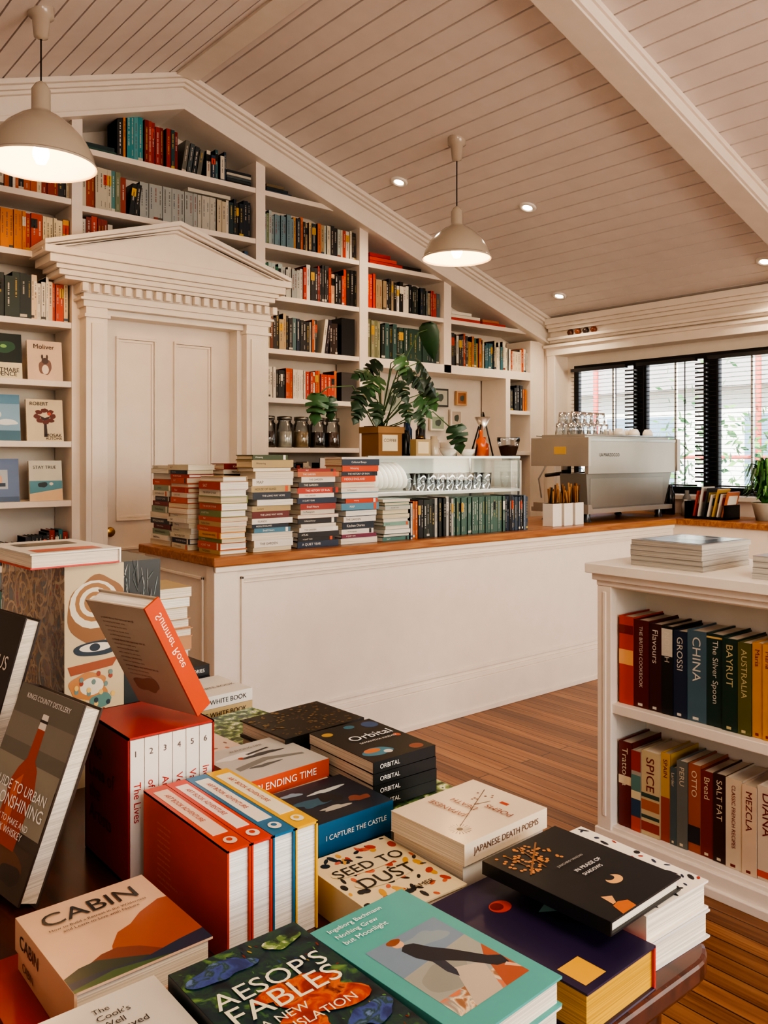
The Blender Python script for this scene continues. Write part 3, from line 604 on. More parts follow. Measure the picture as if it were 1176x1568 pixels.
LV=[(2.88,3.52,1.83,.15,(-.6,-.3,-.5)),(2.80,3.5,1.76,.15,(-.8,-.2,-.6)),(2.99,3.45,1.80,.12,(.1,-.5,-.8)),(3.10,3.5,1.88,.15,(.5,-.3,-.5)),(3.22,3.52,1.84,.15,(.7,-.2,-.6)),(3.18,3.5,1.72,.13,(.6,-.4,-.7)),(2.86,3.48,1.68,.12,(-.3,-.4,-.9)),(3.05,3.5,1.94,.13,(.2,-.1,-.5)),(2.94,3.6,1.92,.13,(-.4,.2,-.4)),(3.27,3.6,1.94,.14,(.9,.1,-.3)),(3.02,3.44,1.68,.10,(.0,-.4,-.9)),(3.30,3.56,1.77,.13,(.5,-.1,-.9)),(2.80,3.5,1.86,.11,(-.8,-.1,-.2)),(3.10,3.42,1.64,.10,(.4,-.3,-.8)),(2.76,3.5,1.66,.10,(-.6,-.2,-.9)),(3.15,3.6,1.98,.12,(.4,.3,.1))]
for x,y,z,s,t in LV:
    mb.tube([(px+R.uniform(-.03,.03),py,pz+.16),((px*.6+x*.4),(py+y)/2,z-.05),(x,y,z+.01)],.0032,'#4c7040',LF,6)
    mleaf(mb,(x,y,z),s,t,(-.5+R.uniform(-.4,.4),-.75,.45+R.uniform(-.3,.3)),R.choice(gr))
mb.tube([(px+.03,py,pz+.16),(3.12,3.6,1.9),(3.26,3.6,2.12),(3.31,3.58,2.14)],.0035,'#4c7040',LF,6); mleaf(mb,(3.31,3.58,2.16),.2,(.12,-.1,-1),(-.8,-.6,0),gr[1],True)
mb.tube([(px-.05,py,pz+.16),(2.74,3.55,1.78),(2.54,3.5,1.76),(2.45,3.46,1.71)],.0035,'#4c7040',LF,6); mleaf(mb,(2.44,3.45,1.70),.14,(-.25,-.1,-1),(-.6,-.7,.1),gr[3]); mleaf(mb,(2.52,3.47,1.69),.11,(.1,-.1,-.9),(-.6,-.7,.1),gr[1])
mb.tube([(px+.05,py,pz+.16),(3.28,3.5,1.66),(3.40,3.48,1.57)],.0035,'#4c7040',LF,6); mleaf(mb,(3.41,3.44,1.56),.15,(.2,-.1,-1),(-.6,-.7,.1),gr[1])
mb.obj('potted_monstera')
mb=MB()
mb.box(3.115,3.225,3.46,3.51,1.4035,1.50,'#b09868',PA); mb.box(3.13,3.21,3.459,3.46,1.42,1.485,'#e0cfa8',PA); mb.lathe([(0,0),(.02,0),(.02,.02),(0,.02)],(3.17,3.485,1.50),'#806840',ME)
mb.obj('tea_tin')
mb=MB()
for x,c in [(3.06,'#4a3020'),(3.20,'#ece4d4'),(3.34,'#c8a878'),(3.48,'#3a2820'),(3.61,'#6a4428')]:
    mb.lathe([(0,0),(.055,0),(.058,.01),(.058,.16),(.045,.175),(.045,.19)],(x,4.92,1.466),'#ffffff',TU)
    mb.lathe([(0,.004),(.05,.004),(.05,.11),(0,.115)],(x,4.92,1.466),c,MT); mb.lathe([(0,.19),(.052,.19),(.052,.215),(0,.22)],(x,4.92,1.466),'#8a8a84',ME)
mb.obj('storage_jars')
mb=MB()
def pic(x,z,w,h,c1,c2):
    mb.box(x,x+w,YK-.02,YK-.001,z,z+h,c1,PA); mb.box(x+.015,x+w-.015,YK-.022,YK-.02,z+.015,z+h-.015,c2,PA); mb.poly(blob(x+w/2,z+h/2,w*.2,h*.22),0,'#4a5448',PA,frame((0,YK-.0225,0),(1,0,0),(0,0,1)))
pic(4.72,1.82,.2,.15,'#3a3a38','#c8c4b4'); pic(4.72,1.62,.16,.13,'#e8e0d0','#9aa890'); pic(5.02,1.84,.12,.12,'#d8a878','#a86838'); pic(4.95,1.66,.13,.14,'#f0e8dc','#c8b8a8'); pic(4.2,1.75,.2,.2,'#d8d0c0','#a8b0a0')
mb.obj('framed_pictures')
mb=MB(); 
for x,y,r,h,c in [(4.5,4.9,.05,.5,'#d8d2c8'),(4.63,4.92,.035,.56,'#2a4a3a'),(4.74,4.9,.035,.52,'#8a4a24'),(4.86,4.92,.035,.6,'#1d2a24'),(5.0,4.9,.06,.45,'#c8c4bc'),(5.15,4.92,.035,.55,'#a87838')]:
    mb.lathe([(0,0),(r,0),(r,h*.62),(r*.4,h*.75),(r*.36,h),(0,h)],(x,y,.966),c,GL)
mb.obj('drink_bottles')
# ================================================================ ESPRESSO MACHINE
mb=MB(); W='#b0a89e'; ex0,ex1=4.50,5.55; ey0,ey1=3.33,3.78
mb.prismY([(ex0+.0,1.29),(ex1-.02,1.29),(ex1+.02,1.52),(ex0,1.52)],ey0,ey0+.03,W,ST)
mb.box(ex0,ex1+.01,ey0+.03,ey1,1.40,1.52,W,ST)
mb.box(ex0-.012,ex0+.014,ey0-.01,ey1+.02,1.34,1.53,'#bcb4aa',ST)
mb.box(ex1-.01,ex1+.03,ey0-.01,ey1+.02,1.30,1.53,'#bcb4aa',ST)
mb.prismY([(ex0+.03,1.03),(ex1-.14,1.03),(ex1-.03,1.29),(ex0+.01,1.29)],ey0+.025,ey0+.24,'#8f8a83',ST)
mb.box(ex0+.05,ex1-.15,ey0+.022,ey0+.026,1.07,1.26,'#9a948c',ST)
mb.box(ex0-.01,ex1-.06,ey0+.0,ey1+.02,1.03,1.06,'#b8b0a6',ST); mb.box(ex0+.01,ex1-.1,ey0+.24,ey1,1.06,1.075,'#2a2a2a',ME)
mb.prismY([(ex0-.012,1.03),(ex0+.05,1.03),(ex0+.02,1.09),(ex0-.012,1.09)],ey0-.008,ey1,W,ST)
for x in (ex0+.05,ex1-.16):
    for y in (ey0+.05,ey1-.06): mb.lathe([(.03,0),(.022,.015),(.022,.06)],(x,y,CT+.0005),'#2a2a2a',GL,16)
mb.box(ex0+.0,ex1,ey0-.003,ey0+.03,1.505,1.525,'#a8a49c',ME)
mb.text('LA MARZOCCO',frame((4.62,ey0-.0015,1.405),(1,0,0),(0,0,1)),0,0,'#1c1c1a',w=.22)
for gxp in (4.72,5.02,5.3):
    mb.lathe([(0,0),(.035,0),(.035,.09),(0,.09)],(gxp,ey1-.1,1.31),'#b8b8b4',ME); mb.lathe([(0,0),(.034,0),(.034,.03),(0,.03)],(gxp,ey1-.1,1.28),'#303030',ME)
    mb.tube([(gxp,ey1-.1,1.29),(gxp,ey1+.08,1.27)],.014,'#1a1a1a',GL,10)
mb.tube([(ex0+.04,ey1-.08,1.36),(ex0+.02,ey1-.02,1.25),(ex0+.05,ey1-.02,1.12)],.006,'#c8c8c4',ME)
mb.tube([(ex0,ey0+.02,1.545),(ex1,ey0+.02,1.545)],.005,'#c8c8c4',ME); mb.tube([(ex0,ey1-.02,1.545),(ex1,ey1-.02,1.545)],.005,'#c8c8c4',ME)
mb.box(ex0+.03,ex1-.03,ey0+.05,ey1-.04,1.52,1.552,'#b8b4ac',ST)
mb.box(4.486,4.488,3.5,3.6,1.42,1.47,'#d8b060',PA)
mb.obj('espresso_machine',bevel=.003)
mb=MB()
for i,(x,y) in enumerate([(5.08,3.5),(5.17,3.55),(5.26,3.5),(5.35,3.55),(5.44,3.5),(5.12,3.62),(5.3,3.64),(5.42,3.66)]):
    r=.038;h=.05; pr=[(0,h),(r*.6,h),(r*.95,h*.5),(r,0),(r*.93,0),(0,h*.8)]
    mb.lathe(pr,(x,y,1.5525),'#efe8dc',GL,20); mb.tube([(x+r*.9,y,1.592),(x+r*1.3,y,1.585),(x+r*.95,y,1.562)],.004,'#efe8dc',GL,6)
mb.obj('coffee_cups')
mb=MB()
for i,(x,y,w,c) in enumerate([(4.09,3.29,.085,'#e8e0d4'),(4.20,3.29,.085,'#e8e0d4'),(4.31,3.29,.085,'#e8e0d4')]):
    mb.box(x,x+w,y,y+.08,CT+.0005,CT+.14,c,GL); mb.box(x+.006,x+w-.006,y+.006,y+.074,CT+.14,CT+.142,'#3a2c22',MT)
    for k in range(16):
        a,b=x+R.uniform(.01,w-.01),y+R.uniform(.01,.07); mb.tube([(a,b,CT+.12),(a+R.uniform(-.02,.02),b+R.uniform(-.01,.01),CT+.14+R.uniform(.06,.13))],.0055,R.choice(['#8a5a30','#5a3a24','#2a2a2a','#a87848']),MT,6)
mb.obj('cutlery_holder')
mb=MB(); mb.box(4.06,4.16,3.6,3.75,CT+.0005,1.38,'#c8c2b8',GL); mb.lathe([(.04,0),(.075,.13),(.075,.15),(.07,.15)],(4.11,3.67,1.38),'#ffffff',TU); mb.lathe([(0,.0),(.04,.0),(.065,.09),(0,.1)],(4.11,3.67,1.381),'#3a2418',MT); mb.obj('coffee_grinder',bevel=.004)
mb=MB()
for x,y,r,h,c in [(5.66,3.45,.035,.22,'#26282a'),(5.74,3.36,.03,.18,'#8a8a86'),(5.70,3.56,.04,.25,'#3a3c40'),(5.62,3.3,.03,.12,'#c8c4bc')]:
    mb.lathe([(0,0),(r,0),(r,h*.7),(r*.5,h*.85),(r*.5,h),(0,h)],(x,y,CT+.0005),c,GL)
mb.obj('milk_jugs')
mb=MB()
for i in range(4):
    mb.lathe([(0,0),(.022,.004),(.03,.025),(.02,.045),(0,.05)],(XR-.035,4.25+i*.08,2.4405),['#7a3c24','#3a2a24','#8a4a2c','#5a3020'][i],GL,16)
mb.obj('rail_ornaments')
mb=MB()
for i in range(7):
    A=Matrix.Translation((5.42,3.12-.035*i,CT+.016))@Matrix.Rotation(math.radians(12+R.uniform(-3,3)),4,'X')
    h=R.uniform(.15,.21); mb.box(0,.16,0,.01,0,h,['#a83a2c','#d6d0c4','#2a2c30','#d6d0c4','#c8a050','#d8d0c0','#c0704a'][i],PA,A)
    mb.box(.02,.14,-.001,0,h*.5,h*.85,['#e8e0d0','#a84030','#c8b060','#3a6a8a','#2a2a2a','#c85a3a','#e8e0d0'][i],PA,A)
mb.box(5.40,5.60,2.88,2.89,CT+.0005,CT+.10,'#2a2a2a',ME); mb.box(5.40,5.60,3.17,3.18,CT+.0005,CT+.12,'#2a2a2a',ME); mb.box(5.40,5.60,2.88,3.18,CT+.0005,CT+.012,'#2a2a2a',ME)
mb.obj('magazine_rack')
mb=MB(); fx,fy=5.60,2.70
mb.lathe([(0,0),(.06,0),(.085,.11),(.09,.12),(.08,.12),(.07,.1),(0,.1)],(fx,fy,CT+.0005),'#b0a898',MT)
for i in range(190):
    a=R.uniform(0,2*math.pi); L=R.uniform(.12,.24); hh=R.uniform(.05,.26)
    d=Vector((math.cos(a)*.75,math.sin(a)*.7,0)); pts=[Vector((fx,fy,CT+.1))+d*L*t+Vector((0,0,hh*math.sin(t*2.4)*1.3)) for t in (0,.25,.5,.75,1)]
    sd=d.normalized().cross(Vector((0,0,1))); c=R.choice(['#4f8a44','#6aa852','#3c7038','#2f5a2e'])
    for k in range(4):
        w0=.018*(1-k/4.6); w1=.018*(1-(k+1)/4.6)
        mb.add([pts[k]-sd*w0,pts[k]+sd*w0,pts[k+1]+sd*w1,pts[k+1]-sd*w1],[(0,1,2,3)],c,LF)
mb.obj('potted_fern')
# ================================================================ PENDANTS / DOWNLIGHTS
def pendant(x,y,rim,neck,zc,r,watt):
    mb=MB(); H=neck-rim
    out=[(r,0),(r*.985,.012),(r*.93,H*.16),(r*.80,H*.32),(r*.60,H*.46),(r*.38,H*.57),(r*.2,H*.63),(r*.17,H*.66),(r*.17,H*.9),(r*.10,H*.97),(.008,H)]
    mb.lathe(out,(x,y,rim),'#bdb2a2',GL,48)
    inn=[(r*.992,.001),(r*.972,.013),(r*.91,H*.16),(r*.78,H*.31),(r*.58,H*.44),(r*.34,H*.54),(0,H*.56)]
    mb.lathe(inn,(x,y,rim),'#f0e8da',MT,48)
    mb.lathe([(r*1.005,-.002),(r*1.01,.006),(r*.99,.012),(r*.965,.004),(r*1.005,-.002)],(x,y,rim),'#c8beb0',GL,48)
    mb.lathe([(0,0),(.02,.003),(.033,.03),(.036,.05),(.028,.08),(.016,.10),(.016,.14)],(x,y,rim+.005),'#fff0d0',BU,20)
    mb.tube([(x,y,neck-.01),(x,y,zc-.06)],.0035,'#2a2420',MT,8)
    mb.lathe([(.006,-.13),(.03,-.12),(.038,-.04),(.055,-.03),(.055,.02)],(x,y,zc-.0),'#bdaf9f',GL,24)
    o=mb.obj('pendant_lamp')
    li=bpy.data.lights.new('pendant_bulb','POINT'); li.energy=watt; li.color=(1,.60,.28); li.shadow_soft_size=.05
    lo=bpy.data.objects.new('pendant_bulb',li); lo.location=(x,y,rim+.02); bpy.context.scene.collection.objects.link(lo); lo.parent=o
pendant(1.21,3.82,2.69,3.06,cz(1.21),.235,17)
pendant(3.62,3.65,2.61,2.93,cz(3.62),.209,14)
mb=MB()
for x,y in [(3.76,4.35),(4.37,3.73),(5.49,4.35),(5.53,2.67),(3.9,1.2),(1.0,1.5)]:
    A=Matrix.Translation((x,y,cz(x)))@Matrix.Rotation(math.atan(.328)*(1 if x>RX else -1),4,'Y')
    mb.lathe([(.032,-.006),(.04,-.012),(.055,-.012),(.06,-.002),(.06,.01)],(0,0,0),'#f4efe6',GL,28,M=A)
    mb.lathe([(0,-.004),(.034,-.004),(.034,.004)],(0,0,0),'#ffffff',SP,24,M=A)
    li=bpy.data.lights.new('downlight_lamp','SPOT'); li.energy=18; li.color=(1,.80,.58); li.spot_size=2.2; li.spot_blend=.7; li.shadow_soft_size=.04
    lo=bpy.data.objects.new('downlight_lamp',li); lo.location=(x,y,cz(x)-.04); bpy.context.scene.collection.objects.link(lo)
mb.obj('recessed_downlights')
# ================================================================ RIGHT ISLAND BOOKCASE
mb=MB(); IC='#ecdfce'; bx0,bx1,by0,by1=2.53,3.02,-.3,1.82
mb.box(bx0-.04,bx1+.04,by0-.04,by1+.04,.985,1.02,'#f2eadc',PT); mb.box(bx0-.022,bx1+.02,by0-.02,by1+.022,.96,.985,IC,PT); mb.box(bx0-.01,bx1+.01,by0,by1+.01,.94,.96,IC,PT)
mb.box(bx0+.22,bx0+.24,by0,by1,.09,.96,IC,PT); mb.box(bx0,bx1,by1-.045,by1,0,.96,IC,PT); mb.box(bx0,bx1,by0,by0+.045,0,.96,IC,PT)
mb.box(bx0,bx1,.72,.765,0,.96,IC,PT)
mb.box(bx0,bx1,by0,by1,.49,.525,IC,PT); mb.box(bx0,bx1,by0,by1,0,.09,IC,PT); mb.box(bx0,bx1,by0,by1,.935,.96,IC,PT)
mb.box(bx0-.015,bx1+.015,by0-.015,by1+.015,0,.075,IC,PT); mb.box(bx0-.03,bx1+.03,by0-.03,by1+.03,0,.03,IC,PT)
mb.box(bx0-.008,bx0+.03,by1-.05,by1+.008,.075,.94,IC,PT); mb.box(bx0-.012,bx0,by1-.03,by1-.015,.12,.92,IC,PT)
mb.obj('island_bookcase',bevel=.003)
mb=MB()
def cook(y1,y0,z,h,col,txt=None,tc='#f4eee0',band=None,tw=None):
    x=bx0+.03+R.uniform(0,.012); t=y1-y0
    mb.box(x,x+.185,y0+.003,y1-.004,z,z+h-.006,CREAM,PG); mb.box(x-.002,x+.002,y0,y1-.001,z,z+h,col,PA)
    mb.box(x,x+.187,y0,y0+.003,z,z+h,col,PA); mb.box(x,x+.187,y1-.004,y1-.001,z,z+h,col,PA)
    fr=frame((x-.0026,y1,z),(0,-1,0),(0,0,1))
    if band:
        for a,b,c in band: mb.poly(sq(.0005,a*h,t-.0015,b*h),0,c,PA,fr)
    else: mb.poly(sq(t*.3,.02*h,t*.6,.05*h),0,tc,PA,fr)
    if txt:
        G=frame((x-.0032,(y0+y1)/2,z+h*.93),(0,0,-1),(0,-1,0)); w=tw or h*.7
        vs,fs,asp=text_geo(txt); hh=min(w/asp,t*.42); mb.text(txt,G,0,-hh/2,tc,h=hh,w=min(w,hh*asp*1.15))
up=[(1.765,1.705,.31,'#c0381a',None,[(.45,.62,'#e8a868'),(.8,.9,'#7a1c18')]),(1.705,1.645,.305,'#5c1616','THE BRITISH COOKBOOK',None),(1.645,1.595,.30,'#40181a','Flavours',None),(1.595,1.552,.30,'#17181a','NORTH',[(.66,.97,'#c8c0b0')]),(1.552,1.502,.29,'#1e2c42','GROSSI',None),(1.502,1.433,.30,'#4a6470','CHINA',None),(1.433,1.376,.30,'#1a3630','The Silver Spoon',[(.95,.97,'#d0b070')]),(1.376,1.324,.295,'#1a362c','BAYRUT',None),(1.324,1.28,.29,'#5c5a2c','AUSTRALIA',None),(1.28,1.245,.295,'#d08c1c','Maria','#8a2c18'),(1.245,1.21,.295,'#d49020','Maria','#8a2c18'),(1.21,1.16,.3,'#2a4a5a',None,None),(1.16,1.1,.29,'#a83020','MEXICO',None)]
for a,b,h,c,t,e in up: cook(a,b,.526,h,c,t,'#8a2c18' if e=='#8a2c18' else ('#c0b080' if t in('BAYRUT','AUSTRALIA') else '#d0c8b8'),e if isinstance(e,list) else None,tw=.11 if t=='Maria' else None)
lo_=[(1.765,1.712,.30,'#6a1c16','Trattoria',[(.5,.6,'#e0c8a0')]),(1.712,1.672,.28,'#a8a090',None,[(.0,.18,'#c84a28'),(.18,.4,'#2c4860'),(.4,.5,'#d8c8a0'),(.5,.7,'#5a8078'),(.75,1,'#a83020')]),(1.672,1.60,.29,'#c8b48c','SPICE',[(.05,.16,'#a83a20'),(.2,.24,'#3a5048'),(.3,.42,'#b8642c'),(.45,.5,'#3a5048')]),(1.60,1.565,.30,'#c89c48','SPAIN',[(.0,.5,'#a8421c')]),(1.565,1.54,.26,'#4c5a5c','Larder',None),(1.54,1.50,.29,'#6a6c64','PERU',None),(1.50,1.455,.29,'#a85634','OTTO',[(.1,.3,'#2a2c30')]),(1.455,1.41,.28,'#802416','Bread',None),(1.41,1.365,.285,'#3a1c18','SALT FAT',None),(1.365,1.31,.285,'#d4bfa2','CLASSIC FRENCH RECIPES',None),(1.31,1.262,.28,'#d8bc9e','MEZCLA',None),(1.262,1.2,.29,'#d4c0a8','DIANA',[(.03,.1,'#d0502c')]),(1.2,1.15,.29,'#7a3a28',None,None),(1.15,1.1,.28,'#d8c8a0',None,None)]
for a,b,h,c,t,e in lo_: cook(a,b,.091,h,c,t,'#7a2018' if not dark(c) else '#d8c8a8',e)
mb.obj('cookbooks')
mb=MB()
def mags(x,y,w,l,n,z,c,top,ph=.018):
    for i in range(n):
        M=T(x+R.uniform(-.004,.004),y+R.uniform(-.004,.004),z,R.uniform(-1,1)); mb.box(0,w,0,l,0,ph-.001,c,PG,M); mb.box(-.0005,w+.0005,-.0005,l+.0005,ph-.002,ph-.0004,top,PA,M); z+=ph
    return M
M=mags(2.57,1.45,.32,.27,5,1.0205,'#b8b0a4','#98948e'); mb.poly(sq(.02,.02,.30,.25),.0185,'#5c6468',GL,M); mb.poly(sq(.14,.08,.26,.2),.0187,'#b8bcc0',GL,M); mags(2.57,1.02,.3,.26,4,1.0205,'#c8c2b8','#989490')
mb.obj('magazine_stack')
# ================================================================ FOREGROUND TABLE
TZ=.745
mb=MB(); tx0,tx1,ty0,ty1=-.25,1.078,.572,2.32; rr=.07
def rrect(x0,x1,y0,y1,r,n=8):
    P=[]
    for cx,cy,a0 in ((x1-r,y1-r,0),(x0+r,y1-r,90),(x0+r,y0+r,180),(x1-r,y0+r,270)):
        for i in range(n+1):
            a=math.radians(a0+90*i/n); P.append((cx+r*math.cos(a),cy+r*math.sin(a)))
    return P
mb.prismZ(rrect(tx0,tx1,ty0,ty1,rr),TZ-.03,TZ,'#40200f',DW); mb.prismZ(rrect(tx0+.012,tx1-.012,ty0+.012,ty1-.012,rr),TZ-.045,TZ-.03,'#40200f',DW)
mb.prismZ(rrect(tx0+.05,tx1-.05,ty0+.05,ty1-.05,.04),TZ-.14,TZ-.045,'#40200f',DW)
for x in (tx0+.1,tx1-.1):
    for y in (ty0+.1,ty1-.1):
        mb.lathe([(.022,0),(.028,.03),(.024,.06),(.034,.3),(.036,.48),(.028,.5),(.04,.52),(.04,.7)],(x,y,0),'#40200f',DW,20)
mb.obj('display_table',bevel=.006)
def tbook(name,x,y,w,l,z0,z1,col,rz=0,spine='x-',hard=True,shapes=(),texts=(),pages=CREAM,copies=1,spcol=None,sptext=None,sptc='#f4eee0',scatter=None,low=None,mat=None,arts=()):
    mb=MB(); h=(z1-z0)/copies
    for i in range(copies):
        j=0 if i==copies-1 else R.uniform(-1.5,1.5)
        M=T(x,y,z0+i*h+.0003,rz+j); c=col
        if low and i<copies-1: c=low[i%len(low)]
        book(mb,M,w,l,h-.0006,c,spine,pages,hard,spcol=(spcol if not low or i==copies-1 else c))
        if sptext and spine=='y-':
            S=M@frame((0,-.0012,0),(1,0,0),(0,0,1)); vs,fs,asp=text_geo(sptext); hh=min(h*.38,w*.8/asp); mb.text(sptext,S,w*.1,h*.5-hh/2,sptc,h=hh)
        if sptext and spine=='x-':
            S=M@frame((-.0012,l,0),(0,-1,0),(0,0,1)); vs,fs,asp=text_geo(sptext); hh=min(h*.4,l*.8/asp); mb.text(sptext,S,l*.1,h*.5-hh/2,sptc,h=hh)
    F=M@Matrix.Translation((0,0,h-.0005))
    k=0
    if mat is not None: mb.poly(sq(.0,.0,w,l),.00005,col,mat,F)
    if scatter:
        cols,n,s0,s1=scatter
        for i in range(n):
            a,b=R.uniform(.03,.97),R.uniform(.03,.97); r=R.uniform(s0,s1); r1=max(.004,min(r,a-.005,.995-a,b-.005,.995-b))
            k+=1; mb.poly([(p*w,q*l) for p,q in ell(a,b,r1,r1*R.uniform(.4,1)*w/l,9,R.uniform(0,3))],.00008+.000003*k,R.choice(cols),PA,F)
    for mt,pts in arts:
        k+=1; mb.poly([(a*w,b*l) for a,b in pts],.0001+.000008*k,col,mt,F)
    for c,pts in shapes:
        k+=1; mb.poly([(a*w,b*l) for a,b in pts],.0001+.000008*k,c,PA,F)
    for t,a,b,ww,c,*r in texts:
        G=F@Matrix.Translation((a*w,b*l,.0016))@Matrix.Rotation(math.radians(r[0] if r else 0),4,'Z'); mb.text(t,G,0,0,c,w=ww*w)
    return mb.obj(name)
tbook('fables_book',.402,.575,.163,.272,.76,.84,'#14222a',rz=0,mat=AF,arts=[(AB,blob(.28,.88,.2,.07,seed=3,amp=.6)),(AG,blob(.78,.9,.12,.05,seed=4,amp=.6)),(AX,blob(.66,.52,.28,.12,amp=.6,seed=5)),(AX,blob(.34,.38,.28,.09,amp=.6,seed=6)),(AX,blob(.5,.62,.2,.05,amp=.6,seed=16)),(AB,blob(.8,.30,.14,.07,seed=8,amp=.6))],
 texts=[("AESOP'S",.07,.66,.84,'#ece6c8'),('FABLES',.09,.54,.80,'#e9e2c2'),('A NEW',.2,.47,.34,'#e9e2c2'),('TRANSLATION',.1,.40,.72,'#e9e2c2')],sptext='AESOP',scatter=(['#2c5a40','#3c6a3c','#5a8a44','#a88838','#24486a','#1b3450','#7a2c18'],150,.006,.016))
tbook('fables_base_book',.42,.60,.14,.22,TZ,.76,'#d8c8a0')
tbook('teal_novel',.578,.565,.15,.25,.775,.84,'#4fa098',rz=3,spine='x-',hard=True,copies=2,low=['#e8e0d0'],arts=[(AM,[(.14,.12),(.88,.12),(.88,.30),(.14,.24)])],shapes=[('#9a9a90',sq(.14,.24,.88,.70)),('#74899a',[(.14,.45),(.88,.50),(.88,.70),(.14,.70)]),('#84949a',blob(.6,.6,.2,.05,seed=12,amp=.6)),('#8c8c82',blob(.4,.34,.22,.09,seed=2)),('#a85436',[(.62,.12),(.88,.12),(.88,.40),(.78,.33)]),('#b8a894',[(.3,.12),(.58,.12),(.72,.3),(.5,.36)]),('#1c2230',[(.36,.60),(.42,.63),(.50,.61),(.56,.54),(.66,.46),(.80,.32),(.88,.28),(.86,.22),(.76,.24),(.62,.36),(.52,.42),(.44,.45),(.38,.52)]),('#2c3444',[(.44,.46),(.52,.42),(.5,.34),(.46,.30),(.43,.36)]),('#d8a880',blob(.40,.65,.05,.028,amp=.1)),('#8a4a28',blob(.39,.675,.06,.024,amp=.2,seed=4)),('#d8a888',[(.80,.22),(.88,.16),(.88,.19),(.84,.23)])],
 texts=[('Ingeborg Bachmann',.10,.91,.55,'#f4f6f0'),('Nothing Grew',.10,.85,.42,'#f4f6f0'),('but Moonlight',.10,.79,.44,'#f4f6f0')])
tbook('teal_base_book',.585,.585,.14,.22,TZ,.775,'#efe6d6')
tbook('purple_hardcover',.775,.575,.142,.25,TZ,.80,'#2f2344',rz=1.5,spine='x+',pages='#d8a428',shapes=[('#c83a1c',ell(.47,.74,.12,.055)),('#7a1c14',ell(.44,.75,.07,.035)),('#8cc0bc',[(.66,.57),(.92,.62),(.84,.50)]),('#e8ac30',sq(.08,.04,.36,.2))],spcol='#c82c1c')
tbook('floral_book',.93,.60,.145,.215,TZ,.822,'#e8e0d0',rz=-1,spine='x-',copies=2,scatter=(['#1c2230','#24304a','#1d1d1f','#a83a2c'],90,.02,.05),low=['#d8d4cc'])
tbook('black_essay_book',.855,.60,.165,.205,.823,.842,'#12161a',rz=2,spine='x-',shapes=[('#e0a868',ell(.56,.27,.085,.05)),('#12161a',ell(.545,.30,.05,.03)),('#c86a2c',[(.16,.0),(.34,.0),(.36,.07),(.28,.10),(.2,.09)]),('#e0a060',[(.26,.10),(.32,.16),(.24,.2),(.22,.1)])]+[('#c8803c',ell(.08+.5*R.random(),.66+.3*R.random(),.016,.013,7)) for _ in range(70)]+[('#8a5a30',[(.1,.66),(.11,.65),(.6,.92),(.59,.93)]),('#8a5a30',[(.3,.66),(.31,.65),(.4,.96),(.39,.96)]),('#8a5a30',[(.2,.7),(.21,.69),(.2,.94),(.19,.94)])],
 texts=[('JUNICHIRO TANIZAKI',.36,.58,.34,'#b8b4ac'),('IN PRAISE OF',.42,.47,.34,'#f4f0e8'),('SHADOWS',.42,.41,.25,'#f4f0e8')])
tbook('poetry_book',.85,.842,.19,.155,.818,.85,'#dccab0',rz=2,spine='y-',hard=False,sptext='JAPANESE DEATH POEMS',sptc='#6a4a3c',shapes=[('#3a3430',ell(.17,.25,.025,.03))]+[('#4a4038',[(.17,.25),(.17+.09*math.cos(a),.25+.11*math.sin(a)),(.172+.09*math.cos(a+.06),.25+.11*math.sin(a+.06))]) for a in [i*.35 for i in range(18)]]+[('#5a4438',[(.2,.28),(.9,.72),(.9,.73),(.2,.29)]),('#5a4438',[(.6,.53),(.75,.48),(.75,.49),(.6,.54)]),('#b83a24',sq(.78,.3,.82,.4))]+[('#8a6858',ell(.6+.3*R.random(),.5+.25*R.random(),.012,.014,7)) for _ in range(9)],
 texts=[('JAPANESE',.42,.40,.40,'#8a4030',90),('DEATH',.56,.44,.27,'#8a4030',90),('POEMS',.68,.10,.27,'#8a4030',90)])
tbook('poetry_base_book',.855,.85,.18,.15,TZ,.818,'#d8d0c4',rz=1,spine='y-',hard=False,copies=2,low=['#2a2c30'])
tbook('gardening_book',.694,.838,.152,.19,TZ,.80,'#dcc9a0',rz=-2,spine='x-',arts=[],scatter=(['#1c1c1c','#b83a20','#d09a3a','#c86040','#2a2a2c','#1c1c1c'],80,.03,.06),shapes=[('#dcc9a0',blob(.5,.68,.42,.09,amp=.15)),('#dcc9a0',blob(.5,.45,.34,.09,amp=.15,seed=4))],texts=[('SEED TO',.1,.62,.8,'#1a1a1a'),('DUST',.2,.38,.62,'#1a1a1a'),('MARC HAMER',.2,.16,.6,'#1a1a1a')])
tbook('castle_novel',.74,1.045,.15,.145,.79,.84,'#142030',rz=0,spine='y-',spcol='#145c84',hard=True,sptext='I CAPTURE THE CASTLE',shapes=[('#2a5a70',blob(.3,.5,.2,.12,seed=7,amp=.6)),('#b8c0bc',blob(.6,.7,.2,.05,seed=8,amp=.6)),('#7a4232',blob(.75,.3,.12,.08,seed=9,amp=.6)),('#a8a498',blob(.4,.25,.18,.05,seed=10,amp=.6)),('#10141c',blob(.5,.5,.12,.12,seed=11,amp=.6)),('#7890a0',blob(.2,.82,.12,.05,seed=12,amp=.6))])
tbook('castle_base_book',.735,1.05,.155,.14,TZ,.79,'#186a8c',spine='y-')
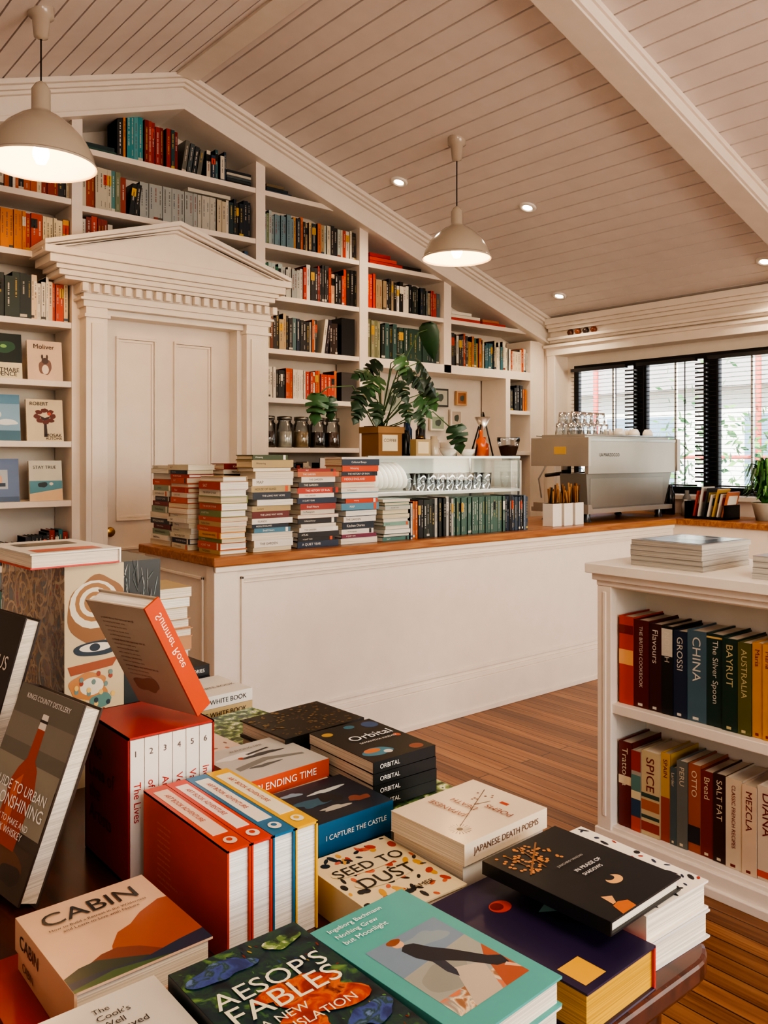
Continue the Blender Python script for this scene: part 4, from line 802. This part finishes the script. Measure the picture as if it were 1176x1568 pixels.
tbook('travel_essay_book',.715,1.21,.17,.165,.83,.862,'#b8b4ac',rz=2,spine='y-',spcol='#c4481a',hard=False,sptext='BLENDING TIME',shapes=[('#7a7a76',[(.1,.4),(.5,.5),(.9,.35),(.9,.3),(.5,.4),(.1,.3)]),('#d8d4cc',blob(.3,.7,.2,.08,amp=.5,seed=13)),('#3a3c40',blob(.55,.6,.2,.05,amp=.7,seed=3)),('#5a5c5c',blob(.4,.3,.15,.04,amp=.7,seed=4)),('#2a2c30',[(.4,.7),(.7,.75),(.72,.72),(.42,.66)]),('#b8442c',ell(.3,.62,.03,.03))],texts=[('BLENDING TIME',.3,.82,.4,'#3a3c40')])
tbook('travel_base_books',.70,1.215,.18,.16,TZ,.83,'#d4ccb8',rz=-2,spine='y-',copies=3,low=['#a8401c','#d6d0c4','#3a5a60'])
tbook('space_novel',.897,1.105,.142,.195,.80,.882,'#0f1113',rz=-1,spine='y-',hard=False,copies=4,spcol='#0c0e10',sptext='ORBITAL',shapes=[('#3a7a90',blob(.28,.2,.2,.1,seed=3)),('#c87038',ell(.24,.24,.12,.05)),('#d8d0c0',ell(.4,.15,.06,.04)),('#204a78',ell(.85,.85,.12,.09)),('#b89038',ell(.14,.84,.08,.05)),('#904a34',ell(.8,.1,.1,.06)),('#2a6a80',ell(.55,.9,.08,.05)),('#b85030',ell(.88,.45,.05,.04))],texts=[('Orbital',.24,.52,.66,'#f4f4f0'),('SAMANTHA HARVEY',.26,.42,.6,'#e8e8e4')])
tbook('landscape_book',.93,1.01,.148,.21,TZ,.799,'#90a860',rz=0,copies=2,mat=AG,low=['#d8d0c0'])
tbook('gold_pattern_book',.865,1.325,.195,.155,.81,.872,'#141412',rz=3,spine='y-',copies=2,scatter=(['#7a5c30','#5c4628','#8a6c3c'],150,.010,.022))
tbook('gold_base_books',.86,1.33,.2,.15,TZ,.81,'#d8d0c0',spine='y-',copies=2,low=['#2f5c50'])
tbook('garden_photo_book',.89,1.53,.185,.2,TZ,.80,'#6a8454',rz=8,copies=2,mat=AG,low=['#d8d0c0'])
tbook('sketch_book',.70,1.42,.15,.2,TZ,.83,'#e0c8b8',rz=4,copies=3,scatter=(['#c87860','#8a6a5c','#e8dccc'],50,.02,.06),low=['#dfd9cd','#b0442c'])
tbook('history_book',.90,1.78,.17,.16,TZ,.835,'#dcd6cc',rz=3,spine='y-',copies=3,sptext='THE WHITE BOOK',sptc='#222222',texts=[('THE WHITE BOOK',.08,.35,.84,'#222222')],hard=False,low=['#2a2c30','#b8a070'])
tbook('black_novel',.90,1.965,.15,.11,TZ,.862,'#1a1b1e',rz=2,spine='y-',copies=4,low=['#24344a','#dfd9cd','#2a2c30'],sptext='COLLECTED STORIES')
mb=MB(); flat_stack(mb,.955,2.105,TZ+.0005,.115,.19,1.045,['#dfd9cd','#b8a070','#d8d0c0','#3a5a50','#b88860','#d0c0a0'],R,'y-',.022,.035,3,.75); mb.obj('paperback_stack')
tbook('cabin_book',.318,.895,.165,.195,.79,.83,'#d4ae8e',rz=1,spine='x-',copies=1,sptext='CABIN',sptc='#2a2420',shapes=[('#a04a28',[(.28,.0),(1,.0),(1,.62),(.93,.63),(.86,.60),(.74,.55),(.62,.46),(.5,.42),(.4,.3)]),('#78321e',[(.0,.12),(.3,.26),(.42,.27),(.55,.2),(.7,.05),(.5,.0),(.0,.0)]),('#24342a',[(.0,.0),(.0,.16),(.12,.21),(.25,.22),(.55,.08),(.6,.0)]),('#1a2c44',[(.0,.0),(.0,.1),(.2,.10),(.5,.06),(.8,.11),(1,.13),(1,.0)]),('#3e5a32',[(.0,.0),(.0,.03),(.3,.07),(.7,.0)])],texts=[('CABIN',.12,.74,.72,'#1e1c1c'),('How to Build a Retreat in the Wilderness',.12,.67,.74,'#3a302c'),('and Learn to Live with Nature',.2,.62,.58,'#3a302c')])
tbook('cabin_copy_book',.318,.895,.165,.195,.765,.79,'#d4ae8e',sptext='CABIN',sptc='#2a2420')
tbook('red_base_book',.275,.90,.225,.225,TZ,.765,'#a82018')
tbook('cookery_essay_book',.225,.65,.172,.222,.80,.83,'#cfc8ba',rz=0,hard=False,texts=[("The",.55,.88,.10,'#2a2a2a'),("Cook's",.55,.82,.20,'#2a2a2a'),("Well",.55,.76,.14,'#2a2a2a'),("Behaved",.55,.70,.25,'#2a2a2a')])
tbook('cookery_base_book',.225,.655,.170,.21,TZ,.80,'#b8a47c',copies=2,low=['#2a2c30'])
tbook('orange_book',.08,.885,.18,.17,TZ,.79,'#c86424',rz=0)
tbook('photo_book',.07,1.08,.19,.2,TZ,.79,'#a8a49c',mat=AM)
mb=MB(); sx0,sx1,sy0,sy1,sz0,sz1=.517,.663,1.228,1.405,TZ+.001,.972; RD='#94160f'
mb.box(sx0,sx0+.003,sy0,sy1,sz0,sz1,RD,PA); mb.box(sx1-.003,sx1,sy0,sy1,sz0,sz1,RD,PA); mb.box(sx0,sx1,sy0,sy1,sz1-.003,sz1,'#b4281a',PA); mb.box(sx0,sx1,sy0,sy1,sz0,sz0+.003,RD,PA); mb.box(sx0,sx1,sy1-.003,sy1,sz0,sz1,RD,PA)
tw=(sx1-sx0-.007)/6
for i in range(6):
    a=sx0+.0035+i*tw; mb.box(a,a+tw-.001,sy0-.001,sy1-.005,sz0+.003,sz1-.004,'#e0d8cc',PA)
    S=frame((a+tw*.5,sy0-.0018,sz1-.025),(1,0,0),(0,0,1)); mb.text(str(i+1),S,-.004,-.005,'#5a4a44',h=.009)
    G=frame((a+tw*.5,sy0-.0018,sz1-.07),(0,0,-1),(1,0,0)); mb.text(['The Lives','of the','Artists','Volume','Vasari','Index'][i],G,0,-.006,'#b8241c',h=.011)
F=frame((sx0-.0006,sy1,sz0),(0,-1,0),(0,0,1))
for t,zz in (('The',.165),('Lives of',.13),('the',.095),('Artists',.06)): mb.text(t,F,.02,zz,'#4a0a0a',h=.024)
mb.obj('slipcase_book_set')
mb=MB(); nz0,nz1=TZ+.0005,.894; x=.535; y0,y1=.956,1.212
for t,c,lc in [(.036,'#c83c18','#e0c0a8'),(.033,'#d03820','#e8d4c8'),(.036,'#206c94','#e4dccc'),(.038,'#e0ac14','#e4dcc0')]:
    mb.box(x+.0025,x+t-.0035,y0+.004,y1-.004,nz0,nz1-.003,'#f4f0e8',PG); mb.box(x,x+.0028,y0,y1,nz0,nz1,c,PA); mb.box(x+t-.0038,x+t-.001,y0,y1,nz0,nz1,c,PA); mb.box(x,x+t-.001,y0,y1,nz1-.003,nz1+.0005,c,PA)
    mb.box(x+.006,x+t-.007,y0+.05,y1-.02,nz1+.0005,nz1+.001,lc,PA)
    G=frame((x+t*.5,y1-.04,nz1+.0014),(0,-1,0),(1,0,0)); mb.text('ART BOOK ADVENTURE',G,0,-.004,'#b8401c',h=.0075)
    mb.poly(ell(x+t/2,y0+.025,.009,.011),nz1+.0012,lc,PA); mb.poly(ell(x+t/2,y0+.027,.004,.005),nz1+.0014,c,PA)
    x+=t
F=frame((.5346,y1,nz0),(0,-1,0),(0,0,1))
for k in range(11): mb.text(R.choice(['what is the most famous art','a collection of pictures','painters and their lives','from cave walls to today']),F,.05,.115-.0085*k,'#e09070',h=.004)
mb.obj('pocket_book_set')
def slab(mb,o,wv,hv,th,w,h,cover,side,pages=CREAM):
    M=frame(o,wv,hv)
    book(mb,M@Matrix.Translation((0,0,-th)),w,h,th,cover,side,pages,True)
    return M
mb=MB(); top=Vector((.468,1.25,1.024)); bot=Vector((.364,1.25,TZ+.014)); hv=(top-bot); wv=Vector((.03,-.2,0))
o=bot-wv
M=slab(mb,o,wv,hv,.032,.202,hv.length,'#47382e','x-')
W_,H_=.202,hv.length; F=M@Matrix.Translation((0,0,.0004))
for i,(c,p) in enumerate([('#6a6458',sq(.0,.55,1,1)),('#7f776a',sq(.0,.70,1,.84)),('#908878',sq(.0,.3,.99,.62)),('#4a382a',sq(0,0,1,.24)),('#6a4024',ell(.5,.14,.4,.08)),('#a83c14',[(.34,.2),(.7,.2),(.72,.5),(.66,.6),(.59,.64),(.58,.8),(.47,.8),(.46,.64),(.38,.58),(.32,.5)]),('#cc5c24',[(.4,.26),(.5,.26),(.49,.56),(.38,.5)]),('#e0d6c8',[(.47,.8),(.58,.8),(.57,.88),(.48,.88)]),('#2a201c',sq(.465,.835,.585,.85)),('#b8b0a4',blob(.2,.42,.14,.05)),('#3c2c22',blob(.75,.1,.15,.05))]):
    mb.poly([(a*W_,b*H_) for a,b in p],.00004*i,c,PA,F)
G=F@Matrix.Translation((0,0,.001))
for t,a,b,w in [('GUIDE TO URBAN',.08,.46,.84),('MOONSHINING',.06,.38,.88),('HOW TO MAKE AND',.2,.31,.6),('DRINK WHISKEY',.24,.26,.52),('KINGS COUNTY DISTILLERY',.15,.93,.7)]: mb.text(t,G,a*W_,b*H_,'#f4efe6',w=w*W_)
mb.obj('distilling_book')
mb=MB(); top=Vector((.475,1.56,1.11)); bot=Vector((.37,1.56,TZ+.014)); hv=top-bot; wv=Vector((.03,-.22,0)); M=slab(mb,bot-wv,wv,hv,.03,.22,hv.length,'#2a1c18','x-')
G=M@Matrix.Translation((0,0,.0008)); mb.text('AQUARIUS',G,.03,hv.length*.72,'#e8dccc',w=.17); mb.poly([(a*.22,b*hv.length) for a,b in ell(.5,.4,.3,.18)],-.0002,'#4a3020',PA,G)
mb.obj('astrology_book')
mb=MB(); bot=Vector((.632,1.225,.985)); top=Vector((.524,1.225,1.170)); hv=top-bot; wv=Vector((.038,-.14,0))
M=slab(mb,bot-wv,wv,hv,.03,.145,hv.length,'#b0a08e','x+',pages='#f0e8da')
mb.box(.142,.1458,-.0005,hv.length+.0005,-.0305,.0005,'#cc4a1a',PA,M)
G=M@Matrix.Translation((0,0,.0006))
for k in range(14): mb.text(R.choice(['a novel about the summer we all','and the long road that leads','the house by the water waits','every rose has its own story']),G,.02,hv.length*.85-.009*k,'#6a4030',h=.0042)
mb.poly([(a*.145,b*hv.length) for a,b in blob(.35,.22,.2,.08,amp=.5)],0,'#907464',PA,G)
S=M@frame((.1462,hv.length*.9,-.015),(0,-1,0),(0,0,1))
mb.text('Summer Rose',S,0,-.006,'#ffe0c8',h=.013)
mb.obj('leaning_novel')
mb=MB(); kx0,kx1,ky0,ky1,kz=.57,.69,1.66,2.08,1.185
mb.box(kx0,kx1,ky0,ky1,TZ+.001,kz,'#d8b070',KL); mb.box(kx0+.004,kx1-.004,ky0+.01,ky1+.001,TZ+.004,kz+.001,'#efe6d4',PG)
S=frame((kx0,ky0-.001,TZ),(1,0,0),(0,0,1)); h=kz-TZ
mb.poly(sq(0,.0,.12,h),-.0004,'#c4b08c',PA,S)
for i,(c,p) in enumerate([('#8a5c30',blob(.5,.8,.46,.15,amp=.3,seed=2)),('#d4c8b0',ell(.5,.82,.42,.11)),('#986a3a',ell(.5,.83,.33,.088)),('#d4c8b0',ell(.5,.83,.26,.068)),('#986a3a',ell(.5,.83,.18,.048)),('#d0c0a0',ell(.5,.83,.11,.03)),('#22303c',blob(.55,.62,.40,.035,amp=.1)),('#d8ccb8',ell(.52,.625,.28,.020)),('#1f2a38',ell(.5,.625,.09,.018)),('#984c28',[(.05,.55),(.9,.57),(.8,.53),(.1,.51)]),('#b87a44',blob(.4,.45,.34,.06,seed=5,amp=.4)),('#d4c8b0',ell(.45,.45,.2,.04)),('#5a8078',blob(.6,.38,.2,.03,seed=6)),('#ccba98',ell(.5,.25,.4,.09)),('#a84828',ell(.45,.25,.25,.06)),('#ccba98',ell(.45,.25,.14,.035))]+[(q,ell(.15+.7*((k*37)%17)/17,.30+.22*((k*23)%13)/13,.035,.012)) for k,q in enumerate(['#2a3a44','#984028','#6a8078','#d8b060']*6)]):
    mb.poly([(a*.12,b*h) for a,b in p],.00003*i,c,PA,S)
mb.obj('gilded_art_book')
mb=MB(); M=T(.50,1.64,1.187,3); book(mb,M,.18,.25,.03,'#c82c20','x+',spcol='#e8e4dc',top='#d4cfc4'); mb.poly(sq(.02,.02,.15,.07),.0305,'#b83020',PA,M); mb.poly(sq(.03,.14,.15,.2),.0305,'#2a2c30',PA,M); mb.obj('white_red_book')
mb=MB(); book(mb,T(.715,1.78,TZ+.001),.11,.2,1.17-TZ,'#3a3c38','y-',spcol='#2c3030')
S=frame((.715,1.7788,TZ),(1,0,0),(0,0,1))
for i in range(60):
    a,b=R.uniform(.1,.9),R.uniform(.5,.97); mb.poly([(p*.11,q*.425) for p,q in ell(a,b,.07,.006,8,R.uniform(0,3))],.00001*i,R.choice(['#8a9a98','#a8a49a','#4a5450','#1c2020']),PA,S)
mb.obj('wrapped_art_book')
# ================================================================ LIGHTS / WORLD / CAMERA
def area(name,loc,tgt,sx,sy,e,col):
    li=bpy.data.lights.new(name,'AREA'); li.shape='RECTANGLE'; li.size=sx; li.size_y=sy; li.energy=e; li.color=col
    o=bpy.data.objects.new(name,li); o.location=loc; d=Vector(tgt)-Vector(loc); o.rotation_euler=d.to_track_quat('-Z','Y').to_euler(); bpy.context.scene.collection.objects.link(o)
area('front_fill',(3.6,-2.45,1.6),(2.2,3,1.5),3,1.7,95,(1,.85,.70))  # unseen fill added behind the camera, broad warm light into the room
area('window_daylight',(6.75,2.8,3.0),(4.4,2.9,1.3),3.6,.9,420,(1,.95,.88))
area('overhead_fill',(.9,-.9,2.75),(1.6,2.0,.8),1.0,.8,34,(1,.84,.68))  # added soft fill above the camera for the foreground, no real ceiling fixture
sun=bpy.data.lights.new('sun','SUN'); sun.energy=11; sun.angle=.01; sun.color=(1,.97,.93)
so=bpy.data.objects.new('sun',sun); so.rotation_euler=Vector((.75,.25,-.6)).to_track_quat('-Z','Y').to_euler(); bpy.context.scene.collection.objects.link(so)
w=bpy.data.worlds.new('World'); bpy.context.scene.world=w; w.use_nodes=True; n=w.node_tree.nodes; l=w.node_tree.links
sk=n.new('ShaderNodeTexSky'); sk.sky_type='NISHITA'; sk.sun_disc=False; sk.sun_elevation=math.radians(40); sk.sun_rotation=math.radians(-110)
l.new(sk.outputs[0],n['Background'].inputs[0]); n['Background'].inputs[1].default_value=.6
cam=bpy.data.cameras.new('camera'); co=bpy.data.objects.new('camera',cam); bpy.context.scene.collection.objects.link(co)
co.location=(0,0,1.4); co.rotation_euler=(math.pi/2,0,-math.atan2(.64,.768)); cam.sensor_fit='HORIZONTAL'; cam.sensor_width=36; cam.lens=1285/1176*36; cam.shift_y=-84/1176; cam.clip_start=.02
bpy.context.scene.camera=co
vs=bpy.context.scene.view_settings
vs.view_transform='AgX'; vs.look='AgX - High Contrast'; vs.exposure=.2
